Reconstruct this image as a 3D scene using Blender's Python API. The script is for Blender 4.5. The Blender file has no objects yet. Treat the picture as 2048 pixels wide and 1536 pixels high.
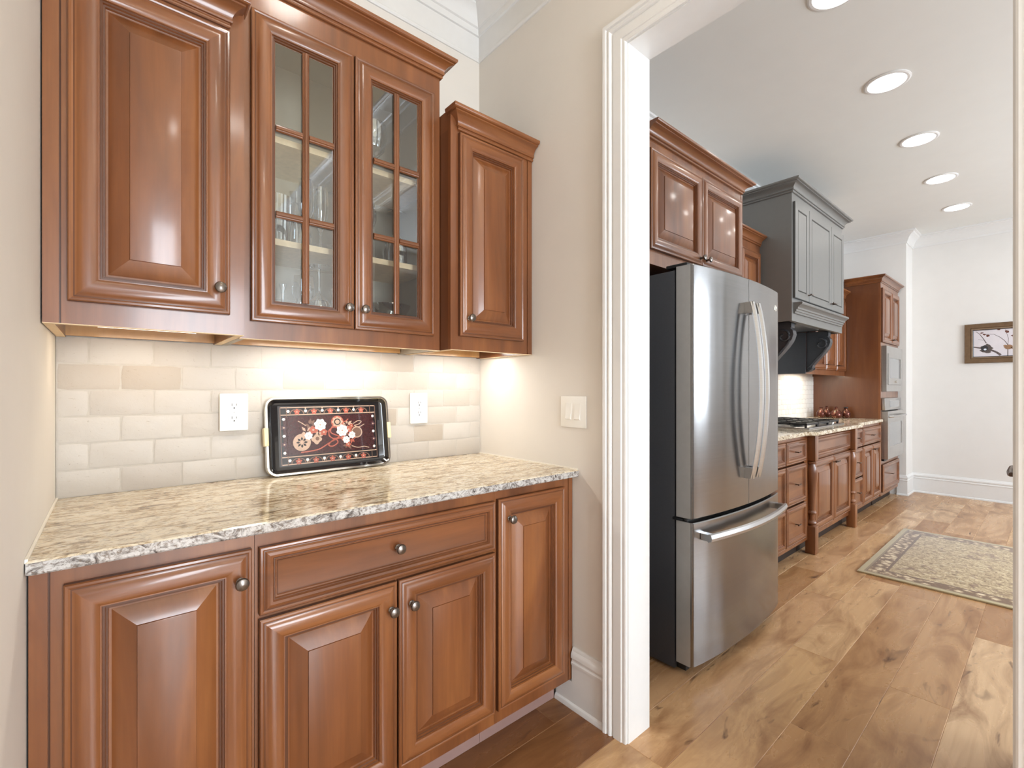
import bpy, bmesh, math, random
from mathutils import Vector, Matrix
R = random.Random(7)
C = bpy.context.scene.collection
sc = bpy.context.scene
PI = math.pi

# ------------------------------------------------------------------ camera
cam_d = bpy.data.cameras.new('camera')
cam_d.sensor_width = 36.0
cam_d.lens = 936.4 / 2048 * 36.0
cam_d.shift_y = 10.87 / 2048
cam_d.clip_start = 0.02
cam = bpy.data.objects.new('camera', cam_d)
C.objects.link(cam)
cam.location = (0.1174, -1.824, 1.2197)
cam.rotation_euler = (PI / 2, 0, -0.7081)
sc.camera = cam

# ------------------------------------------------------------------ world, light, exposure
world = bpy.data.worlds.new('world')
sc.world = world
world.use_nodes = True
world.node_tree.nodes['Background'].inputs[0].default_value = (0.80, 0.90, 1.0, 1)
world.node_tree.nodes['Background'].inputs[1].default_value = 1.6
vs = sc.view_settings
vs.view_transform = 'Standard'
vs.look = 'None'
vs.gamma = 1.0
vs.use_curve_mapping = False
vs.exposure = 0.0


def area(name, loc, rot, sx, sy, power, col, spread=PI):
    l = bpy.data.lights.new(name, 'AREA')
    l.shape = 'RECTANGLE'
    l.size, l.size_y = sx, sy
    l.energy = power
    l.color = col
    l.spread = spread
    o = bpy.data.objects.new(name, l)
    C.objects.link(o)
    o.location = loc
    o.rotation_euler = rot
    return o


COOL = (0.82, 0.91, 1.0)
WARM = (1.0, 0.86, 0.68)
# daylight entering through the windows and the glazed door of the south wall (behind the camera)
area('daylight_kitchen', (3.2, -4.5, 1.75), (-PI / 2, 0, PI), 1.7, 1.5, 70, COOL)
area('daylight_kitchen', (5.5, -4.5, 1.75), (-PI / 2, 0, PI), 1.7, 1.5, 140, COOL)
area('daylight_hall', (0.735, -4.5, 1.3), (-PI / 2, 0, PI), 1.0, 2.1, 150, COOL)
# strip lamps under the wall cabinets
area('under_cabinet_lamp', (0.20, -0.17, 1.384), (0, 0, 0), 0.22, 0.04, 0.50, (1.0, 0.80, 0.55))
area('under_cabinet_lamp', (0.74, -0.15, 1.384), (0, 0, 0), 0.46, 0.04, 2.0, (1.0, 0.95, 0.88))
area('under_cabinet_lamp', (1.28, -0.17, 1.384), (0, 0, 0), 0.26, 0.04, 1.3, (1.0, 0.95, 0.88))
area('under_cabinet_lamp', (5.55, -0.15, 1.385), (0, 0, 0), 0.5, 0.04, 3.0, (1.0, 0.90, 0.74))


# ------------------------------------------------------------------ materials
def lin(r, g, b):
    f = lambda c: (c / 255 / 12.92) if c / 255 <= 0.04045 else ((c / 255 + 0.055) / 1.055) ** 2.4
    return (f(r), f(g), f(b), 1)


class NT:
    def __init__(s, name):
        s.m = bpy.data.materials.new(name)
        s.m.use_nodes = True
        s.t = s.m.node_tree
        s.b = s.t.nodes['Principled BSDF']
        s.out = s.t.nodes['Material Output']

    def n(s, t, **kw):
        q = s.t.nodes.new(t)
        for k, v in kw.items():
            setattr(q, k, v)
        return q

    def l(s, a, b):
        s.t.links.new(a, b)

    def coords(s, scale, kind='Object', rnd=True):
        tc = s.n('ShaderNodeTexCoord')
        mp = s.n('ShaderNodeMapping')
        mp.inputs['Scale'].default_value = scale
        s.l(tc.outputs[kind], mp.inputs[0])
        return mp.outputs[0]

    def noise(s, vec, scale, detail=4, rough=0.5, dist=0.0, w=None):
        q = s.n('ShaderNodeTexNoise')
        q.inputs['Scale'].default_value = scale
        q.inputs['Detail'].default_value = detail
        q.inputs['Roughness'].default_value = rough
        q.inputs['Distortion'].default_value = dist
        if w is not None:
            q.noise_dimensions = '4D'
            s.l(w, q.inputs['W'])
        if vec is not None:
            s.l(vec, q.inputs['Vector'])
        return q.outputs['Fac']

    def ramp(s, fac, stops, interp='LINEAR'):
        q = s.n('ShaderNodeValToRGB')
        q.color_ramp.interpolation = interp
        e = q.color_ramp.elements
        while len(e) < len(stops):
            e.new(0.5)
        for k, (p, c) in enumerate(stops):
            e[k].position = p
            e[k].color = c
        s.l(fac, q.inputs[0])
        return q.outputs[0]

    def mix(s, fac, a, b, blend='MIX'):
        q = s.n('ShaderNodeMix', data_type='RGBA', blend_type=blend)
        for sock, v in ((q.inputs[0], fac), (q.inputs[6], a), (q.inputs[7], b)):
            if isinstance(v, (int, float, tuple)):
                sock.default_value = v
            else:
                s.l(v, sock)
        return q.outputs[2]

    def math(s, op, a, b=0.0):
        q = s.n('ShaderNodeMath', operation=op)
        for k, v in enumerate((a, b)):
            if isinstance(v, (int, float)):
                q.inputs[k].default_value = v
            else:
                s.l(v, q.inputs[k])
        return q.outputs[0]

    def bump(s, h, strength=0.2, dist=0.01):
        q = s.n('ShaderNodeBump')
        q.inputs['Strength'].default_value = strength
        q.inputs['Distance'].default_value = dist
        s.l(h, q.inputs['Height'])
        s.l(q.outputs[0], s.b.inputs['Normal'])

    def set(s, **kw):
        for k, v in kw.items():
            k = {'base': 'Base Color', 'rough': 'Roughness', 'metal': 'Metallic', 'spec': 'Specular IOR Level', 'coat': 'Coat Weight',
                 'coatr': 'Coat Roughness', 'aniso': 'Anisotropic', 'emit': 'Emission Color', 'estr': 'Emission Strength',
                 'alpha': 'Alpha', 'trans': 'Transmission Weight', 'ior': 'IOR', 'sheen': 'Sheen Weight'}[k]
            if isinstance(v, (int, float, tuple)):
                s.b.inputs[k].default_value = v
            else:
                s.l(v, s.b.inputs[k])
        return s.m


def plain(name, col, rough=0.5, metal=0.0, var=0.03, scale=30.0, **kw):
    q = NT(name)
    v = q.noise(q.coords((1, 1, 1)), scale, 3)
    lo = tuple(c * (1 - var) for c in col[:3]) + (1,)
    hi = tuple(min(1, c * (1 + var)) for c in col[:3]) + (1,)
    q.set(base=q.ramp(v, [(0.3, lo), (0.7, hi)]), rough=rough, metal=metal, **kw)
    return q.m


def wood(name, light, mid, dark, horizontal=False, rough=0.34, coat=0.5):
    q = NT(name)
    oi = q.n('ShaderNodeObjectInfo')
    w = q.math('MULTIPLY', oi.outputs['Random'], 37.0)
    sc1 = (1.1, 7, 9) if horizontal else (9, 7, 1.1)
    sc2 = (3, 60, 90) if horizontal else (90, 60, 3)
    big = q.noise(q.coords(sc1), 1.0, 5, 0.55, 0.8, w)
    fine = q.noise(q.coords(sc2), 1.0, 4, 0.6, 0.3, w)
    blot = q.noise(q.coords((2.6, 2.6, 1.6)), 1.5, 3, 0.55, 0.2, w)
    c1 = q.ramp(big, [(0.30, dark), (0.5, mid), (0.70, light)])
    c2 = q.mix(q.math('MULTIPLY', q.math('SUBTRACT', fine, 0.40), 0.9), c1, dark)
    c3 = q.mix(q.math('MULTIPLY', blot, 0.45), c2, light)
    q.set(base=c3, rough=rough, coat=coat, coatr=0.13)
    q.bump(fine, 0.03, 0.002)
    return q.m


L_, M_, D_ = lin(146, 92, 51), lin(117, 67, 36), lin(78, 40, 20)
M_WV = wood('cherry_wood', L_, M_, D_)
M_WH = wood('cherry_wood_crosswise', L_, M_, D_, True)
M_GLZ_SHADE = plain('dark_glaze_and_side_shade', lin(88, 50, 27), 0.4)  # groove glaze; also colours door sides dark to stand for shade
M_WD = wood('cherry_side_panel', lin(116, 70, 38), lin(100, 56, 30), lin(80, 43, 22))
M_INT = plain('maple_interior', lin(160, 150, 134), 0.45, var=0.05, scale=12)
M_RAW = plain('pale_plywood_edge', lin(222, 196, 158), 0.6, var=0.08, scale=60)
M_RAIL = wood('maple_rail', lin(206, 160, 104), lin(190, 140, 84), lin(170, 118, 66))
M_GREY = plain('grey_paint', lin(112, 111, 108), 0.40, var=0.02, spec=0.8)
M_GREYG = plain('grey_paint_groove', lin(78, 77, 75), 0.4)
M_WALL = plain('beige_wall_paint', lin(222, 216, 208), 0.75, var=0.012, scale=8)
M_WALLK = plain('offwhite_wall_paint', lin(224, 221, 217), 0.75, var=0.012, scale=8)
M_CEIL = plain('ceiling_paint', lin(230, 230, 226), 0.85, var=0.01, scale=6)
M_CEILP = plain('pantry_ceiling_paint', lin(226, 212, 186), 0.85, var=0.01, scale=6)
M_TRIM = plain('white_trim_paint', lin(226, 225, 223), 0.30, var=0.01, coat=0.15)
M_BLACK = plain('black_plastic', lin(16, 17, 20), 0.4, var=0.1)
M_CASE = plain('charcoal_steel_case', lin(62, 65, 72), 0.42, var=0.05, scale=200, metal=0.1)
M_DKHOOD = plain('charcoal_paint', lin(62, 64, 68), 0.35, var=0.04)
M_PEWTER = plain('dark_pewter', lin(120, 112, 106), 0.26, metal=0.9, var=0.06)
M_BRONZE = plain('bronze_knob', lin(96, 80, 70), 0.32, metal=0.85, var=0.08)
M_WHITE = plain('white_plastic', lin(238, 236, 230), 0.35, var=0.008)
M_SLOT = plain('slot_shadow_black', lin(40, 38, 36), 0.5)
M_CHROME = plain('polished_chrome', lin(225, 222, 214), 0.08, metal=1.0, var=0.01)
M_IRON = plain('cast_iron_black', lin(26, 26, 28), 0.45, var=0.15)
M_CAULK = plain('white_caulk', lin(236, 230, 218), 0.5)
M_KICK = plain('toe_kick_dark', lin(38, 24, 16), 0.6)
M_SHOE = plain('toe_kick_board', lin(150, 120, 112), 0.45)


def steel(name, col, rough=0.22, aniso=0.6):
    q = NT(name)
    st = q.noise(q.coords((1.5, 1.5, 260)), 1.0, 3)
    wob = q.noise(q.coords((5.0, 5.0, 0.5)), 1.0, 1)
    tg = q.n('ShaderNodeTangent', direction_type='RADIAL', axis='Z')
    q.l(tg.outputs[0], q.b.inputs['Tangent'])
    lo = tuple(c * 0.93 for c in col[:3]) + (1,)
    q.set(base=q.ramp(st, [(0.3, lo), (0.7, col)]), rough=rough, metal=1.0, aniso=aniso)
    q.b.inputs['Anisotropic Rotation'].default_value = 0.25
    q.bump(wob, 0.25, 0.02)
    return q.m


M_STEEL = steel('brushed_stainless_steel', lin(150, 149, 149), 0.2, 0.75)
M_STEELP = steel('satin_stainless_steel', lin(200, 200, 200), 0.3, 0.3)
M_STEELS = plain('grey_door_edge', lin(170, 170, 170), 0.35, metal=0.3)


def glassy(name, tint, refl, edge=0.6, rough=0.02):
    q = NT(name)
    lw = q.n('ShaderNodeLayerWeight')
    lw.inputs['Blend'].default_value = edge
    tr = q.n('ShaderNodeBsdfTransparent')
    tr.inputs[0].default_value = tint
    gl = q.n('ShaderNodeBsdfGlossy')
    gl.inputs['Roughness'].default_value = rough
    gl.inputs['Color'].default_value = (0.95, 0.97, 1, 1)
    mx = q.n('ShaderNodeMixShader')
    f = q.math('ADD', q.math('MULTIPLY', lw.outputs['Facing'], refl[1]), refl[0])
    q.l(f, mx.inputs[0])
    q.l(tr.outputs[0], mx.inputs[1])
    q.l(gl.outputs[0], mx.inputs[2])
    q.l(mx.outputs[0], q.out.inputs[0])
    return q.m


M_PANE = glassy('clear_pane_glass', (0.93, 0.95, 0.95, 1), (0.09, 0.15), 0.3)
M_GLASS = glassy('clear_drinking_glass', (0.93, 0.95, 0.96, 1), (0.14, 1.3), 0.6)


def floor_mat(name='oak_plank_floor', k=1.0):
    q = NT(name)
    g = q.n('ShaderNodeNewGeometry')
    tc = q.n('ShaderNodeTexCoord')
    add = q.n('ShaderNodeVectorMath', operation='ADD')
    cmb = q.n('ShaderNodeCombineXYZ')
    q.l(q.math('MULTIPLY', g.outputs['Random Per Island'], 23.0), cmb.inputs[0])
    q.l(q.math('MULTIPLY', g.outputs['Random Per Island'], 11.0), cmb.inputs[1])
    q.l(tc.outputs['Object'], add.inputs[0])
    q.l(cmb.outputs[0], add.inputs[1])

    def mapped(s):
        mp = q.n('ShaderNodeMapping')
        mp.inputs['Scale'].default_value = s
        q.l(add.outputs[0], mp.inputs[0])
        return mp.outputs[0]
    tone = q.ramp(g.outputs['Random Per Island'], [(0.0, lin(170, 124, 82)), (0.2, lin(208, 168, 122)), (0.45, lin(188, 144, 100)), (0.7, lin(222, 186, 144)), (0.85, lin(196, 152, 110)), (1.0, lin(212, 174, 130))])
    fine = q.noise(mapped((2.2, 45, 1)), 1.0, 5, 0.6, 0.6)
    cloud = q.noise(mapped((1.6, 5.5, 1)), 1.3, 5, 0.6, 1.2)
    knot = q.noise(mapped((2.4, 7, 1)), 1.1, 3, 0.55, 2.2)
    c = q.mix(q.math('MULTIPLY', q.math('SUBTRACT', fine, 0.40), 0.8), tone, lin(150, 106, 68))
    c = q.mix(q.ramp(cloud, [(0.45, (0, 0, 0, 1)), (0.70, (0.8, 0.8, 0.8, 1))]), c, lin(134, 88, 52))
    c = q.mix(q.ramp(knot, [(0.64, (0, 0, 0, 1)), (0.74, (0.9, 0.9, 0.9, 1))]), c, lin(84, 50, 29))
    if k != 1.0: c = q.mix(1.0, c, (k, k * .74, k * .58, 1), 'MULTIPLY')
    q.set(base=c, rough=q.ramp(cloud, [(0.3, (0.24, 0.24, 0.24, 1)), (0.8, (0.36, 0.36, 0.36, 1))]), spec=0.45)
    q.bump(q.math('ADD', fine, q.math('MULTIPLY', cloud, 2.0)), 0.10, 0.004)
    return q.m


def granite(name, stretch, ramp=None, s=1.0):
    q = NT(name)
    co = q.coords(stretch)
    n1 = q.noise(co, 19 * s, 7, 0.74, 1.6)
    n2 = q.noise(q.coords(tuple(s * 1.3 for s in stretch)), 85, 4, 0.7, 0.8)
    n3 = q.noise(q.coords((1.7, 1.7, 1.7)), 3.0, 3, 0.5)
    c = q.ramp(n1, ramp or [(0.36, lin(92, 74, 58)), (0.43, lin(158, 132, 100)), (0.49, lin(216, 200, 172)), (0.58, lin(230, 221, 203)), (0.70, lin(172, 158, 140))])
    c = q.mix(q.math('MULTIPLY', n3, 0.0 if ramp else 0.25), c, lin(222, 206, 176))
    c = q.mix(q.ramp(n2, [(0.36, (0.8, 0.8, 0.8, 1)), (0.47, (0, 0, 0, 1))]), c, lin(112, 96, 82))
    vo = q.n('ShaderNodeTexVoronoi')
    vo.inputs['Scale'].default_value = 60
    q.l(co, vo.inputs['Vector'])
    c = q.mix(q.ramp(vo.outputs['Distance'], [(0.10, (0.6, 0.6, 0.6, 1)), (0.24, (0, 0, 0, 1))]), c, lin(100, 92, 86))
    q.set(base=c, rough=0.12, spec=0.5)
    return q.m


M_GRAN = granite('cream_granite', (0.55, 1.5, 1.5))
M_GRANE = granite('cream_granite_edge_cool_lit', (1.0, 1.1, 1.3), [(0.38, lin(60, 56, 56)), (0.44, lin(126, 120, 116)), (0.50, lin(176, 172, 168)), (0.58, lin(206, 203, 200)), (0.70, lin(138, 134, 132))], 1.6)  # same stone, edge greyed and darkened in colour for the cooler light there
M_GRANK = granite('pale_granite', (0.8, 1.2, 1.2))
M_FLOOR = floor_mat()
M_FLOORD = floor_mat('reddish_oak_plank_shaded', 0.42)  # deeper, redder plank tone with floor shade put into the colour


def tile_mat(name, a, b, c_):
    q = NT(name)
    g = q.n('ShaderNodeNewGeometry')
    tone = q.ramp(g.outputs['Random Per Island'], [(0.0, a), (0.5, b), (1.0, c_)])
    co = q.coords((1, 1, 1))
    cl = q.noise(co, 22, 5, 0.6, 0.5)
    pit = q.noise(q.coords((1, 1, 2.2)), 95, 3, 0.6, 0.6)
    c = q.mix(q.math('MULTIPLY', cl, 0.35), tone, lin(182, 169, 153))
    c = q.mix(q.ramp(pit, [(0.26, (0.45, 0.45, 0.45, 1)), (0.34, (0, 0, 0, 1))]), c, lin(172, 154, 134))
    q.set(base=c, rough=0.5)
    q.bump(q.math('ADD', cl, q.ramp(pit, [(0.26, (0, 0, 0, 1)), (0.36, (1, 1, 1, 1))])), 0.35, 0.003)
    return q.m


M_TILE = tile_mat('tumbled_travertine', lin(184, 176, 167), lin(196, 190, 182), lin(176, 164, 150))
M_TILEK = tile_mat('pale_marble_tile', lin(226, 222, 216), lin(232, 228, 222), lin(218, 212, 206))
M_GROUT = plain('pale_grout', lin(190, 183, 173), 0.8, var=0.04, scale=90)


def emis(name, col, s):
    q = NT(name)
    q.set(base=(1, 1, 1, 1), emit=col, estr=s)
    return q.m


M_LAMP = emis('lit_lamp_lens', (1.0, 0.97, 0.92, 1), 25.0)
M_PLAMP = emis('lit_warm_lamp_lens', (1.0, 0.965, 0.90, 1), 42.0)
M_STRIP = emis('lit_strip_lens', (1.0, 0.9, 0.75, 1), 4.0)

# ------------------------------------------------------------------ mesh builder
ORG = {}


class MB:
    def __init__(s):
        s.bm = bmesh.new()

    def face(s, vs_, mi=0):
        try:
            f = s.bm.faces.new(vs_)
            f.material_index = mi
            return f
        except ValueError:
            return None

    def v(s, *p):
        return s.bm.verts.new(p)

    def box(s, x0, x1, y0, y1, z0, z1, mi=0, bev=0.0):
        if x0 > x1: x0, x1 = x1, x0
        if y0 > y1: y0, y1 = y1, y0
        if z0 > z1: z0, z1 = z1, z0
        if bev > 0:
            s.hull_box(x0, x1, y0, y1, z0, z1, mi, bev)
            return
        q = [s.v(x, y, z) for x in (x0, x1) for y in (y0, y1) for z in (z0, z1)]
        for a in ((0, 1, 3, 2), (4, 6, 7, 5), (0, 4, 5, 1), (2, 3, 7, 6), (0, 2, 6, 4), (1, 5, 7, 3)):
            s.face([q[i] for i in a], mi)

    def hull_box(s, x0, x1, y0, y1, z0, z1, mi, b):
        t = bmesh.new()
        q = [t.verts.new((x, y, z)) for x in (x0, x1) for y in (y0, y1) for z in (z0, z1)]
        for a in ((0, 1, 3, 2), (4, 6, 7, 5), (0, 4, 5, 1), (2, 3, 7, 6), (0, 2, 6, 4), (1, 5, 7, 3)):
            t.faces.new([q[i] for i in a])
        bmesh.ops.bevel(t, geom=list(t.edges), offset=b, segments=2, profile=0.5, affect='EDGES')
        mp = {}
        for vv in t.verts:
            mp[vv.index if False else vv] = s.v(*vv.co)
        for f in t.faces:
            s.face([mp[vv] for vv in f.verts], mi)
        t.free()

    def rings(s, rr, closed=True, cap0=True, cap1=True, mi=0, mis=None):
        """connect successive rings of points (lists of equal length)"""
        vr = [[s.v(*p) for p in r] for r in rr]
        n = len(vr[0])
        for k in range(len(vr) - 1):
            for i in range(n if closed else n - 1):
                j = (i + 1) % n
                m = mi
                if mis: m = mis(k, i)
                s.face([vr[k][i], vr[k][j], vr[k + 1][j], vr[k + 1][i]], m)
        if cap0 and closed: s.face(list(reversed(vr[0])), mi)
        if cap1 and closed: s.face(vr[-1], mis(len(vr) - 1, 0) if mis else mi)
        return vr

    def lathe(s, prof, c, axis='z', seg=20, mi=0, mis=None, caps=True):
        """profile of (radius, height) about an axis through c"""
        rr = []
        for r, h in prof:
            r = max(r, 1e-5)
            ring = []
            for k in range(seg):
                a = 2 * PI * k / seg
                u, w = r * math.cos(a), r * math.sin(a)
                if axis == 'z': p = (c[0] + u, c[1] + w, c[2] + h)
                elif axis == 'y': p = (c[0] + u, c[1] - h, c[2] + w)
                else: p = (c[0] - h, c[1] + u, c[2] + w)
                ring.append(p)
            rr.append(ring)
        s.rings(rr, True, caps and prof[0][0] > 1e-4, caps and prof[-1][0] > 1e-4, mi, mis)

    def tube(s, path, r, seg=8, mi=0, flat=1.0):
        P = [Vector(p) for p in path]
        rr = []
        up = Vector((0, 0, 1))
        for k, p in enumerate(P):
            d = (P[min(k + 1, len(P) - 1)] - P[max(k - 1, 0)]).normalized()
            a = d.cross(up)
            if a.length < 1e-3: a = d.cross(Vector((1, 0, 0)))
            a.normalize()
            b = d.cross(a).normalized()
            rad = r[k] if isinstance(r, (list, tuple)) else r
            rr.append([tuple(p + (a * math.cos(2 * PI * i / seg) * flat + b * math.sin(2 * PI * i / seg)) * rad) for i in range(seg)])
        s.rings(rr, True, True, True, mi)

    def prism(s, poly, z0, z1, mi=0):
        s.rings([[(x, y, z0) for x, y in poly], [(x, y, z1) for x, y in poly]], True, True, True, mi)

    def sweep(s, path, prof, z0=0.0, mi=0, side=1):
        """sweep a profile [(outward, up)] along an xy path, mitred; outward is to the right of travel (side=1)"""
        n = len(path)
        offs = []
        for k in range(n):
            ds = []
            if k > 0: ds.append((Vector(path[k]) - Vector(path[k - 1])).normalized())
            if k < n - 1: ds.append((Vector(path[k + 1]) - Vector(path[k])).normalized())
            ns = [Vector((d.y, -d.x)) * side for d in ds]
            if len(ns) == 2:
                m = (ns[0] + ns[1])
                m = m / max(1e-6, m.length_squared) * 2
            else:
                m = ns[0]
            offs.append(m)
        rr = [[(path[k][0] + offs[k].x * o, path[k][1] + offs[k].y * o, z0 + h) for o, h in prof] for k in range(n)]
        s.rings(rr, True, True, True, mi)

    def build(s, name, mat, parent=None, local=False, angle=24):
        bmesh.ops.recalc_face_normals(s.bm, faces=list(s.bm.faces))
        me = bpy.data.meshes.new(name)
        if not local and parent is not None:
            s.bm.transform(Matrix.Translation(-ORG[parent.name]))
        s.bm.to_mesh(me)
        s.bm.free()
        for m in (mat if isinstance(mat, (list, tuple)) else [mat]):
            me.materials.append(m)
        for p in me.polygons:
            p.use_smooth = True
        me.set_sharp_from_angle(angle=math.radians(angle))
        o = bpy.data.objects.new(name, me)
        C.objects.link(o)
        if parent is not None:
            o.parent = parent
            ORG[o.name] = ORG[parent.name]
        else:
            ORG[o.name] = Vector((0, 0, 0))
        return o


def tag(o, label, cat, group=None):
    o['label'] = label
    o['category'] = cat
    if group: o['group'] = group
    return o


def thing(name, label, cat, loc, group=None):
    o = bpy.data.objects.new(name, None)
    o.empty_display_size = 0.05
    C.objects.link(o)
    o.location = loc
    ORG[o.name] = Vector(loc)
    return tag(o, label, cat, group)


def struct(o, label=None):
    o['kind'] = 'structure'
    if label: o['label'] = label
    return o


# ------------------------------------------------------------------ reusable joinery
RAISED = [(0, 0), (0, .013), (.002, .0155), (.006, .0165), (.009, .0150), (.011, .0155), (.016, .0195), (.024, .0222), (.034, .0225), (.043, .0205), (.049, .0165),
          (.051, .0165), (.052, .0120), (.0555, .0120), (.0565, .0070), (.060, .0065), (.061, .0005), (.065, .0), (.072, .0042), (.084, .0102), (.1015, .0168), (.1022, .0200), (.104, .0205)]
RAISED_DARK = {0, 4, 12, 14}  # first ring paints shade onto the door sides; the others are glazed grooves
FLATP = [(0, 0), (0, .013), (.002, .0155), (.006, .0165), (.009, .0150), (.011, .0155), (.015, .0195), (.021, .0215), (.027, .0200), (.030, .0150),
         (.032, .0150), (.034, .0110), (.037, .0105), (.039, .0075), (.041, .0070)]
FLAT_DARK = {0, 4, 9, 13}  # here too the first ring is side shade in colour, the rest glaze


def panel(x0, x1, z0, z1, y, prof, dark, mats, parent, name, sx=1.0, along='x', mb=None):
    """framed panel facing -y (or facing -x with along='y'), its back on the plane y; profile insets scaled by sx"""
    b = mb or MB()
    rr = []
    for ins, h in prof:
        i = ins * sx
        q = [(x0 + i, z0 + i), (x1 - i, z0 + i), (x1 - i, z1 - i), (x0 + i, z1 - i)]
        rr.append([(u, y - h, w) for u, w in q] if along == 'x' else [(y - h, u, w) for u, w in q])

    def mis(k, i):
        if k in dark: return 2
        if k >= len(prof) - 1: return 0
        if prof[k][0] > 0.06 and sx > 0: return 0
        return 1 if i in (0, 2) else 0
    b.rings(rr, True, True, True, 0, mis)
    if mb: return None
    return b.build(name, mats, parent)


WMATS = [M_WV, M_WH, M_GLZ_SHADE]
GMATS = [M_GREY, M_GREY, M_GREYG]


def knob(parent, x, y, z, mat=None, r=0.0145, name='knob', label=None):
    b = MB()
    k = r / 0.0145
    b.lathe([(0.009 * k, 0), (0.009 * k, .002), (.0055 * k, .004), (.005 * k, .012 * k), (.008 * k, .015 * k), (.0135 * k, .019 * k), (.0145 * k, .023 * k), (.0125 * k, .027 * k), (.007 * k, .0295 * k), (0, .030 * k)], (x, y, z), 'y', 16)
    o = b.build(name, mat or M_PEWTER, parent)
    return o


def tpull(parent, x, y, z):
    b = MB()
    b.lathe([(.006, 0), (.004, .004), (.004, .022)], (x, y, z), 'y', 8)
    b.tube([(x - .024, y - .026, z + .002), (x - .01, y - .027, z), (x + .01, y - .027, z), (x + .024, y - .026, z + .002)], [.005, .0038, .0038, .005], 8)
    return b.build('knob', M_BRONZE, parent)


def crown_prof(h, p, back=0.0):
    q = [(0, 0), (.12, 0), (.17, .03), (.18, .08), (.15, .12), (.15, .17), (.24, .18), (.28, .22), (.28, .27), (.24, .30), (.26, .38), (.33, .48), (.46, .59), (.62, .67), (.78, .71), (.78, .77), (.90, .79), (.97, .83), (1.0, .88), (1.0, .97), (.96, 1.0), (0, 1.0)]
    return [(a * p, b_ * h) for a, b_ in q]


def frame_y(b, x0, x1, z0, z1, y0, y1, l, r, bt, t, mi=0, rails=()):
    """face frame in the plane y"""
    b.box(x0, x0 + l, y0, y1, z0, z1, mi)
    b.box(x1 - r, x1, y0, y1, z0, z1, mi)
    b.box(x0 + l, x1 - r, y0, y1, z0, z0 + bt, mi)
    b.box(x0 + l, x1 - r, y0, y1, z1 - t, z1, mi)
    for a, c in rails:
        b.box(x0 + l, x1 - r, y0, y1, a, c, mi)


# ------------------------------------------------------------------ the room
W = 1.47          # pantry right wall
WK = 1.595        # its kitchen face
CEIL = 3.03
S = -4.4          # south wall
YA, YB = -0.862, -1.765   # cased opening
OPZ = 2.41
XW, XF, YJ = 7.05, 7.40, -0.684


def planks():
    b = MB()
    w = 0.1855
    y = -1.185 + 7 * w
    while y > S - 0.1:
        x = -0.3 - R.uniform(0, 1.6)
        while x < XF + 0.15:
            ln = R.uniform(0.9, 2.1)
            if y > -.70 and x < WK - .01 and x + ln > WK - .1: ln = WK - .01 - x
            xa, xb, ya, yb = x, x + ln, y - w, y
            x += ln
            if xb < -0.15 or ya > 0.12: continue
            xa, xb, ya2, yb2 = max(xa, -0.12), min(xb, XF + 0.1), max(ya, S - 0.1), min(yb, 0.1)
            c, d = 0.0016, 0.0013
            top = [b.v(*p) for p in ((xa + c, ya2 + c, 0), (xb - c, ya2 + c, 0), (xb - c, yb2 - c, 0), (xa + c, yb2 - c, 0))]
            low = [b.v(*p) for p in ((xa, ya2, -d), (xb, ya2, -d), (xb, yb2, -d), (xa, yb2, -d))]
            bot = [b.v(*p) for p in ((xa, ya2, -.02), (xb, ya2, -.02), (xb, yb2, -.02), (xa, yb2, -.02))]
            mi = 1 if (yb2 > -.70 and xa < WK - .1 and ya2 > -1.0) else 0  # boards beside the pantry cabinets take the plank colour with shade in it
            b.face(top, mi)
            for i in range(4):
                j = (i + 1) % 4
                b.face([low[i], low[j], top[j], top[i]], mi)
                b.face([bot[i], bot[j], low[j], low[i]])
        y -= w
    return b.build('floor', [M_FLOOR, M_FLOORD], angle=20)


struct(planks(), 'brown oak plank floor')

b = MB(); b.box(-.12, WK, S, .12, CEIL, CEIL + .1)
struct(b.build('ceiling_pantry', M_CEILP))
b = MB(); b.box(WK, XF + .1, S, .12, CEIL, CEIL + .1)
struct(b.build('ceiling_kitchen', M_CEIL))
b = MB(); b.box(-.12, 0, S, .12, 0, CEIL)
struct(b.build('wall_left', M_WALL))
b = MB(); b.box(0, W, 0, .12, 0, CEIL)
struct(b.build('wall_back', M_WALL))
b = MB(); b.box(W, XW, 0, .12, 0, CEIL)
struct(b.build('wall_kitchen_back', M_WALLK))
# right wall of the pantry with its cased opening: beige pantry face, off-white kitchen face
b = MB()
xm = (W + WK) / 2
for x0, x1, mi in ((W, xm, 0), (xm, WK, 1)):
    b.box(x0, x1, YA + .018, 0, 0, CEIL, mi)
    b.box(x0, x1, S, YB - .018, 0, CEIL, mi)
    b.box(x0, x1, YB - .018, YA + .018, OPZ + .018, CEIL, mi)
struct(b.build('wall_right', [M_WALL, M_WALLK]))
b = MB(); b.box(XW, XF + .1, YJ, .12, 0, CEIL)
struct(b.build('wall_far_return', M_WALLK))
b = MB(); b.box(XF, XF + .1, S, YJ, 0, CEIL)
struct(b.build('wall_far', M_WALLK))
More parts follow.
